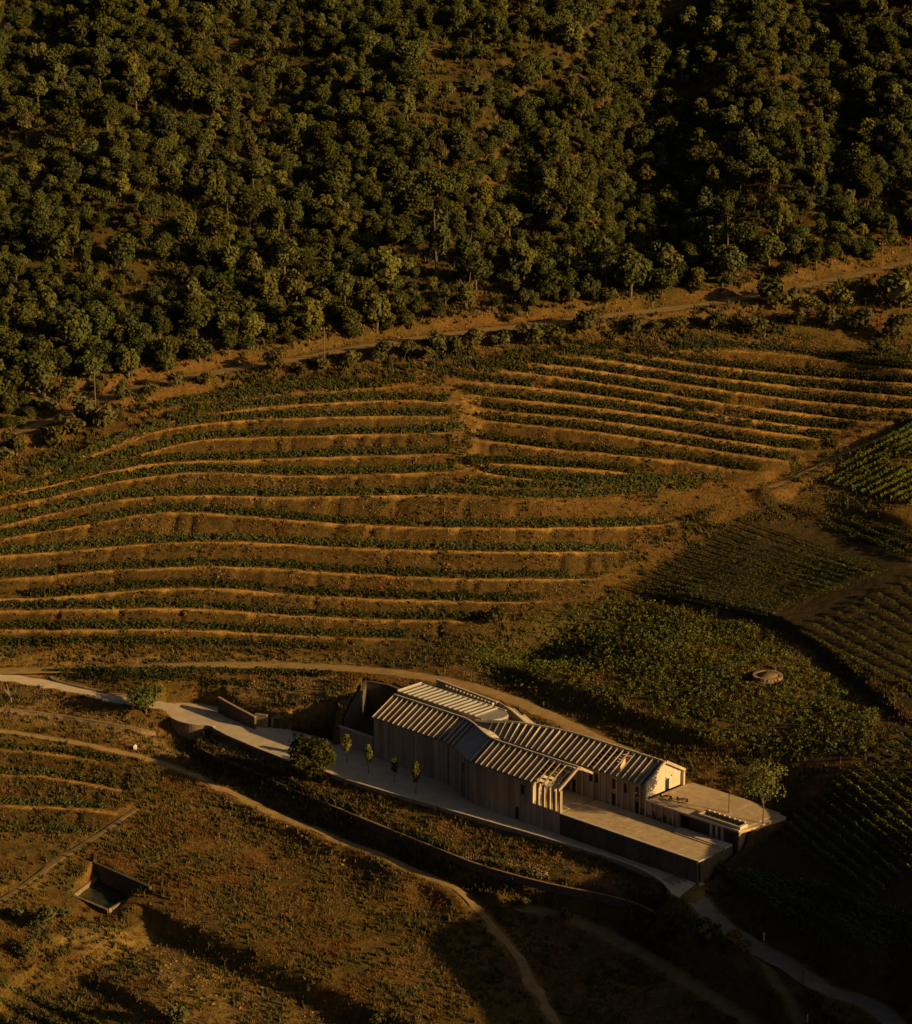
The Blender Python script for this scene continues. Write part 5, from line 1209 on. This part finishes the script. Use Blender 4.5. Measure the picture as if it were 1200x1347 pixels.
# loose stones
def stones(name, poly, n, smin, smax, label, cat, seed, material):
    pl = line(poly, 8, 0)[:, :2]; rs = np.random.RandomState(seed); x = rs.uniform(pl[:, 0].min(), pl[:, 0].max(), n*4); y = rs.uniform(pl[:, 1].min(), pl[:, 1].max(), n*4)
    k = inpoly(x, y, pl) & (grid_at(built, x, y) < .2); x, y = x[k][:n], y[k][:n]; n = len(x); z = hz(x, y); s = rs.uniform(smin, smax, n)*rs.choice([.6, 1, 1.4], n)
    B = np.array([(1, 0, 0), (0, 1, 0), (-1, 0, 0), (0, -1, 0), (0, 0, 1), (0, 0, -1)], float); T = np.array([(0, 1, 4), (1, 2, 4), (2, 3, 4), (3, 0, 4), (1, 0, 5), (2, 1, 5), (3, 2, 5), (0, 3, 5)])
    V = B[None]*s[:, None, None]*rs.uniform(.6, 1.3, (n, 6, 1))*np.array([1, .8, .6]); a = rs.uniform(0, 6.28, n); c_, s_ = np.cos(a)[:, None], np.sin(a)[:, None]
    V = np.stack([V[..., 0]*c_-V[..., 1]*s_+x[:, None], V[..., 0]*s_+V[..., 1]*c_+y[:, None], V[..., 2]+z[:, None]+.1*s[:, None]], -1)
    tag(link(name, npmesh(name, V.reshape(-1, 3), (T[None]+6*np.arange(n)[:, None, None]).reshape(-1, 3)), material), label, cat, kind='stuff')
stones('rock_mulch', [(548,1112),(600,1118),(722,1140),(722,1163),(640,1148),(560,1128)], 1500, .14, .28, 'patch of loose schist rocks on the bank below the yard', 'rocks', 41, M['rock'])
stones('slope_rubble', [(30,900),(110,915),(205,945),(235,1000),(130,965),(0,945),(0,920)], 1100, .08, .24, 'pale rubble on the slope below the access road', 'rubble', 42, M['rock'])
stones('bank_rubble', [(270,905),(330,890),(445,885),(468,912),(425,948),(345,940)], 1000, .08, .22, 'stony rubble on the lit bank beside the sunken court', 'rubble', 43, M['rock'])
stones('plot_rocks', [(283,975),(300,970),(372,1000),(388,1012),(340,1016),(290,992)], 500, .12, .3, 'rocks on the dark plot below the forecourt edge', 'rocks', 44, M['stone'])
stones('field_rocks', [(90,1205),(200,1230),(450,1347),(330,1347),(120,1260)], 500, .08, .3, 'scattered pale rocks on the bare lower strip', 'rocks', 45, M['rock'])
stones('track_rubble', [(270,1035),(420,1105),(560,1165),(520,1170),(380,1110),(280,1050)], 450, .1, .35, 'rubble heaped along the lower edge of the dirt track', 'rubble', 46, M['rock'])
stones('wall_rubble', [(0,640),(60,605),(140,590),(210,560),(150,600),(60,635),(0,655)], 420, .15, .45, 'tumbled stones along the top left terrace', 'rubble', 47, M['rock'])
stones('bank_stones', [(-20,862),(250,858),(560,848),(740,796),(850,728),(915,690),(780,655),(608,645),(606,510),(300,525),(90,605),(-20,650)], 2600, .07, .22, 'small loose stones on the terrace banks', 'stones', 48, M['rock'])
stones('verge_stones', [(-20,520),(130,500),(420,455),(700,420),(1000,378),(1220,335),(1220,352),(1000,392),(700,436),(420,478),(130,535),(-20,600)], 900, .08, .28, 'loose stones on the verges of the dirt road', 'stones', 49, M['rock'])
